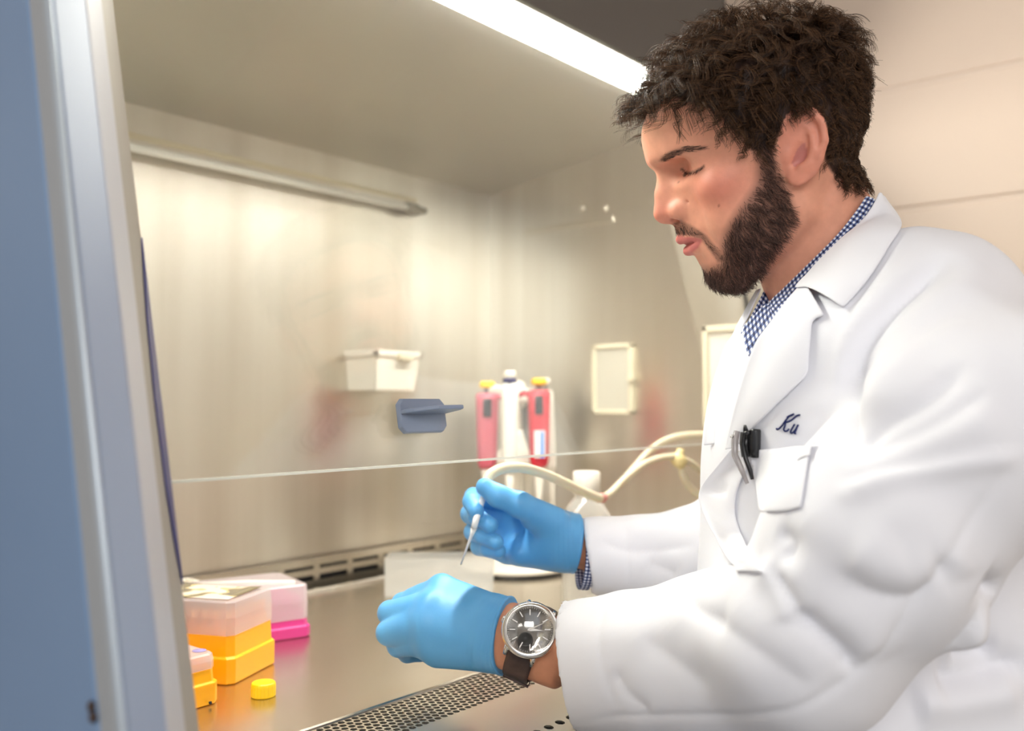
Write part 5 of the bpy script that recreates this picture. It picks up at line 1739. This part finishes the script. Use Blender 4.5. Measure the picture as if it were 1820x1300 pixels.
hose('hose', [(1108, 856, 1.20), (1128, 832, 1.21), (1152, 805, 1.22), (1178, 786, 1.225), (1208, 776, 1.23), (1246, 773, 1.235), (1300, 776, 1.25)], 0.0050)
MB().tube([P(1060, 884, 1.075), P(1070, 886, 1.087), P(1078, 882, 1.096)], [0.0036, 0.0062, 0.0036], 14).build('joint', mat('dull_pink_joint', srgb(206, 140, 132), 0.4), asp)
cm = mat('yellowish_connector', srgb(226, 208, 150), 0.4)
c_ = P(1206, 818, 1.198)
m = MB().lathe([(0.004, -0.010), (0.0075, -0.008), (0.0095, -0.002), (0.0095, 0.003), (0.007, 0.009), (0.004, 0.011)], c_, norm(CR * 0.6 - CU * 0.5), 18)
for a, b in ((1196, 811), (1212, 832), (1217, 812), (1210, 798)):
    m.tube([c_, P(a, b, 1.198)], [0.0052, 0.0046], 12)
m.build('branch_connector', cm, asp)

# gingham cuff of the shirt showing under the far sleeve
cu = []
ca = norm(SLV_R[-1] - SLV_R[-2]); c0 = SLV_R[-1] + ca * 0.002
e1_ = norm(np.cross(ca, CU)); e2_ = np.cross(ca, e1_)
G = np.array([[c0 + ca * (0.010 * i / 3 - 0.004) + (e1_ * math.cos(a) + e2_ * math.sin(a)) * 0.0300 + np.array([0, 0, -0.004]) for a in np.linspace(0, 2 * PI, 40)] for i in range(4)])
tag(grid_obj('shirt_cuff', G, GING, person, 0.001, True), 'gingham shirt cuff at the far wrist')
# ================================================================== hair, beard, brows, lashes
def hair_mat(name, c1, c2, rough=0.38):
    m = mat(name, c1, rough, 0, Specular_IOR_Level=0.18)
    hi = nn(m, 'ShaderNodeHairInfo')
    cr = nn(m, 'ShaderNodeValToRGB')
    cr.color_ramp.elements[0].color = (*c1, 1); cr.color_ramp.elements[1].color = (*c2, 1)
    cr.color_ramp.elements[0].position = 0.2
    lk(m, hi.outputs['Random'], cr.inputs[0]); lk(m, cr.outputs[0], bsdf(m).inputs['Base Color'])
    return m
HAIR = hair_mat('dark_brown_hair', srgb(38, 26, 20), srgb(104, 74, 50), 0.42)
BEARDM = hair_mat('dark_beard_hair', srgb(48, 34, 31), srgb(112, 84, 74), 0.42)

def strands(name, S, rad, m, parent, root_r=1.0, tip_r=0.35):
    """S: (count, points, 3) world positions"""
    n, k, _ = S.shape
    hc = bpy.data.hair_curves.new(name)
    hc.add_curves([k] * n)
    hc.attributes['position'].data.foreach_set('vector', S.astype(np.float32).ravel()) if 'position' in hc.attributes else hc.points.foreach_set('position', S.astype(np.float32).ravel())
    ra = hc.attributes.get('radius') or hc.attributes.new('radius', 'FLOAT', 'POINT')
    r = np.linspace(root_r, tip_r, k)[None, :] * rad * np.ones((n, 1))
    ra.data.foreach_set('value', r.astype(np.float32).ravel())
    hc.materials.append(m)
    o = bpy.data.objects.new(name, hc)
    COL.objects.link(o)
    o.parent = parent
    return tag(o, kind='stuff')

def pick(mask_face, count, rng, weight=None):
    f = np.nonzero(mask_face)[0]
    a, b, c, d = (pv[pq[f, i]] for i in range(4))
    ar = np.linalg.norm(np.cross(c - a, d - b), axis=1)
    if weight is not None:
        ar = ar * weight[f]
    f = rng.choice(f, count, p=ar / ar.sum())
    w_ = rng.dirichlet((1, 1, 1, 1), count)
    pos = sum(pv[pq[f, i]] * w_[:, i:i + 1] for i in range(4))
    nr = sum(vn[pq[f, i]] for i in range(4)); nr /= np.linalg.norm(nr, axis=1, keepdims=True)
    return pos, nr, f

rng = np.random.default_rng(11)
def fmean(a):
    return a[pq].mean(1)
fh = hq[pq].mean(1); fsc = fmean(d_sc); fb = fmean(d_beard); fs = fmean(d_st); fl = lipm[pq].max(1); fe = on_ear[pq].any(1); fisf = isface[pq].all(1)
fnorm = vn[pq].mean(1) @ HM.T

def unit(a):
    return a / (np.linalg.norm(a, axis=-1, keepdims=True) + 1e-9)

def scalp_hair():
    msk = fisf & (fsc < 0) & ~fe & (fh[:, 2] > -48) & (fh[:, 0] < 103)
    NC, PER, K = 1150, 12, 24
    cpos, cn, cf = pick(msk, NC, rng)
    h0 = w2h(cpos); nl = cn @ HM.T
    top = np.clip((h0[:, 2] - 25) / 60, 0, 1)
    # lengths: long curls on top and in front, short at the nape and sides
    frontness = np.clip((h0[:, 0] - 10) / 80, 0, 1) * top
    back = np.clip((-h0[:, 0] - 20) / 40, 0, 1)
    length = 17 + 25 * top + 4 * frontness - 5 * back
    length *= 1 - 0.35 * np.clip((h0[:, 0] - 78) / 22, 0, 1)
    low = h0[:, 2] < 0
    length[low] = 14 + 4 * rng.random(low.sum())
    # flow: from the crown outwards, forward on top, down at the sides and back
    crown = np.array([-30, 0, 105.0])
    flow = h0 - crown
    flow[:, 1] *= 0.9
    edge_f = np.clip((h0[:, 0] - 70) / 35, 0, 1)
    flow += np.stack([16 * top + 8 * frontness - 40 * edge_f, 0 * top, -26 * (1 - top) - 60 * edge_f], 1)
    flow = flow - nl * (flow * nl).sum(1, keepdims=True)
    flow = unit(flow)
    allS = []
    side = unit(np.cross(nl, flow))
    for j in range(PER):
        off = rng.normal(size=(NC, 3)) * 1.25
        off = off - nl * (off * nl).sum(1, keepdims=True)
        root = h0 + off - nl * 0.8
        L = length * rng.uniform(0.75, 1.12, NC)
        if j == 0:
            ph = rng.uniform(0, 2 * PI, NC); curl_n = rng.uniform(1.0, 2.2, NC); hand = rng.choice([-1, 1], NC); amp0 = (2.2 + 2.9 * top) * rng.uniform(0.75, 1.25, NC)
            lift = (0.16 + 0.22 * top + 0.02 * frontness - 0.05 * back) * rng.uniform(0.7, 1.25, NC); sway = rng.normal(0, 0.35, NC)
        S = np.zeros((NC, K, 3))
        dph = rng.normal(0, 0.16, NC); da = rng.uniform(0.85, 1.15, NC)
        for k in range(K):
            t = k / (K - 1)
            up = lift * np.sin(np.clip(t * 1.9, 0, PI * 0.62)) * L * 0.72
            along = L * t * (0.72 + 0.1 * t)
            a = ph + dph + hand * curl_n * 2 * PI * t
            A = amp0 * da * np.clip(t * 2.4, 0, 1)
            p = root + nl * (up + 1.0 + A * 0.75 * np.cos(a) + A * 0.45)[:, None] + flow * (along + A * 0.35 * np.sin(a))[:, None] + side * (A * np.sin(a) - A * np.sin(ph) * (1 - t) + sway * L * t * t)[:, None]
            S[:, k] = p
        allS.append(S)
    S = np.concatenate(allS)
    S = S + rng.normal(size=(len(S), 1, 3)) * 0.35
    W_ = HO + S / 1000 @ HM
    strands('hair', W_, 0.00017, HAIR, person, 1.0, 0.5)
    # a dense short under-layer so that no scalp shows through
    pos, nr, f = pick(msk, 7000, rng)
    hh = w2h(pos); nl2 = nr @ HM.T
    fl2 = hh - crown; fl2 = unit(fl2 - nl2 * (fl2 * nl2).sum(1, keepdims=True))
    K2 = 7
    L2 = (7 + 9 * np.clip((hh[:, 2] - 10) / 60, 0, 1)) * rng.uniform(0.7, 1.2, len(hh))
    edge = np.clip(-fsc[f] / 14, 0.35, 1)
    L2 = L2 * edge
    jit = rng.normal(size=(len(hh), 3)) * 0.35
    S2 = np.stack([hh + nl2 * (L2 * (0.45 * t - 0.1 * t * t))[:, None] + unit(fl2 + jit) * (L2 * t)[:, None] - nl2 * 0.5 for t in np.linspace(0, 1, K2)], 1)
    strands('hair', HO + S2 / 1000 @ HM, 0.00018, HAIR, person, 1.0, 0.5)

def forelocks():
    """loose curls that hang over the forehead"""
    out = []
    for (u0, v0, u1, v1, turns, l) in ((1166, 168, 1141, 214, 1.1, 2), (1172, 172, 1153, 206, 1.3, 10), (1160, 160, 1131, 200, 0.9, -4), (1180, 165, 1169, 205, 1.2, 14), (1150, 150, 1128, 205, 0.8, 0), (1215, 165, 1252, 182, 0.7, 34), (1190, 160, 1178, 196, 1.3, 22)):
        c = w2h(P(u0, v0, HT - l * 0.00098)); e_ = w2h(P(u1, v1, HT - l * 0.00098))
        for j in range(20):
            o1, o2 = rng.normal(size=3) * 1.3, rng.normal(size=3) * 1.3
            ph = rng.normal(0, 0.25); R_ = rng.uniform(2.6, 5.0)
            K = 26; pts_ = []
            dirn = unit(e_ - c); sx = unit(np.cross(dirn, (0, 1, 0))); sy = np.array([0, 1.0, 0])
            Lx = rng.uniform(0.85, 1.08)
            for k in range(K):
                t = k / (K - 1)
                a = turns * 2 * PI * t + ph
                pts_.append(c + o1 + (e_ - c + o2) * t * Lx + sx * (R_ * np.sin(a) * (0.3 + t) * 0.8) + sy * (R_ * (1 - np.cos(a)) * 0.6 * t) + sx * (-8 * math.sin(PI * t)))
            out.append(pts_)
    strands('hair', HO + np.array(out) / 1000 @ HM, 0.00015, HAIR, person, 1.0, 0.5)

def beard():
    msk = fisf & (fb < 1.0) & (fl < 0.3) & ~fe & (fh[:, 0] > -20)
    ms2 = fisf & (fs < 0.5) & (fl < 0.2) & (fh[:, 0] > 80)
    S_all = []
    for mk, N, Lm, kind in ((msk, 10500, 9.0, 0), (ms2, 1500, 7.0, 1)):
        pos, nr, f = pick(mk, N, rng)
        hh = w2h(pos); nl = nr @ HM.T
        dd = fb[f] if kind == 0 else fs[f]
        keep = rng.random(len(dd)) < np.clip(0.12 - dd / 16, 0.10, 1)
        hh, nl, dd = hh[keep], nl[keep], dd[keep]
        L = Lm * np.clip(0.45 - dd / 22, 0.4, 1) * rng.uniform(0.7, 1.2, len(dd))
        chin = np.clip((hh[:, 0] - 55) / 40, 0, 1)
        if kind == 0:
            g_ = np.stack([0.25 - 0.75 * (1 - chin), np.sign(hh[:, 1]) * 0.0, -1.0 + 0.2 * chin], 1)
            side_b = np.clip((hh[:, 2] + 5) / 30, 0, 1)
            g_ = g_ * (1 - side_b)[:, None] + np.array([-0.15, 0, -1.0]) * side_b[:, None]
        else:
            g_ = np.stack([-0.35 + 0 * chin, np.sign(hh[:, 1]) * 0.55, -0.85 + 0 * chin], 1)
        g_ = g_ - nl * (g_ * nl).sum(1, keepdims=True)
        # waves of direction across the beard
        wv = np.sin(hh[:, 0] * 0.33 + hh[:, 2] * 0.21) * 0.35 + np.sin(hh[:, 2] * 0.5 - hh[:, 0] * 0.15) * 0.25
        sd_ = unit(np.cross(nl, g_))
        g_ = unit(unit(g_) + sd_ * wv[:, None] + rng.normal(size=g_.shape) * 0.22)
        K = 6
        out = 0.55 if kind == 0 else 0.35
        S = np.stack([hh - nl * 0.4 + g_ * (L * t)[:, None] + nl * (L * (out * t - 0.30 * t * t))[:, None] for t in np.linspace(0, 1, K)], 1)
        S_all.append(S)
    S = np.concatenate(S_all)
    strands('beard', HO + S / 1000 @ HM, 0.00014, BEARDM, person, 1.0, 0.4)

def brows():
    fbr = fmean(d_br)
    mk = fisf & (fbr < 0.3) & (fh[:, 0] > 60)
    pos, nr, f = pick(mk, 620, rng)
    hh = w2h(pos); nl = nr @ HM.T
    L = 6.0 * rng.uniform(0.7, 1.2, len(hh))
    g_ = np.stack([-0.55 + 0 * L, np.sign(hh[:, 1]) * 0.8, 0.35 - 0.012 * np.abs(hh[:, 1])], 1)
    g_ = unit(unit(g_ - nl * (g_ * nl).sum(1, keepdims=True)) + rng.normal(size=g_.shape) * 0.12)
    S = np.stack([hh - nl * 0.3 + g_ * (L * t)[:, None] + nl * (L * (0.28 * t - 0.22 * t * t))[:, None] for t in np.linspace(0, 1, 5)], 1)
    strands('eyebrows', HO + S / 1000 @ HM, 0.00013, BEARDM, person, 1.0, 0.4)
    # lashes along the lid edge, on both eyes
    bv = bvh_of(pv, pq)
    rows = []
    for a, b in spline(LASH, 16):
        r = bv.ray_cast(Vector(CAM), Vector(ray(a, b)).normalized())
        if r[0] is not None:
            rows.append(w2h(np.array(r[0])))
    rows = np.array(rows)
    S = []
    for j in range(70):
        i = rng.integers(int(len(rows) * 0.2), int(len(rows) * 0.92)); p = rows[i] + rng.normal(size=3) * 0.25
        t_ = i / len(rows)
        g_ = unit(np.array([0.80 - 0.3 * t_, 0.10 + 0.3 * t_, -0.62]) + rng.normal(size=3) * 0.13)
        L = rng.uniform(4.0, 6.5) * (1 - 0.4 * t_)
        st_ = [p + g_ * L * t + np.array([0.2, 0, 1.0]) * L * 0.22 * t * t for t in np.linspace(0, 1, 6)]
        S.append(st_)
        S.append([q * np.array([1, -1, 1]) for q in st_])
    strands('eyelashes', HO + np.array(S) / 1000 @ HM, 0.00013, BEARDM, person, 1.0, 0.3)

scalp_hair()
forelocks()
beard()
brows()
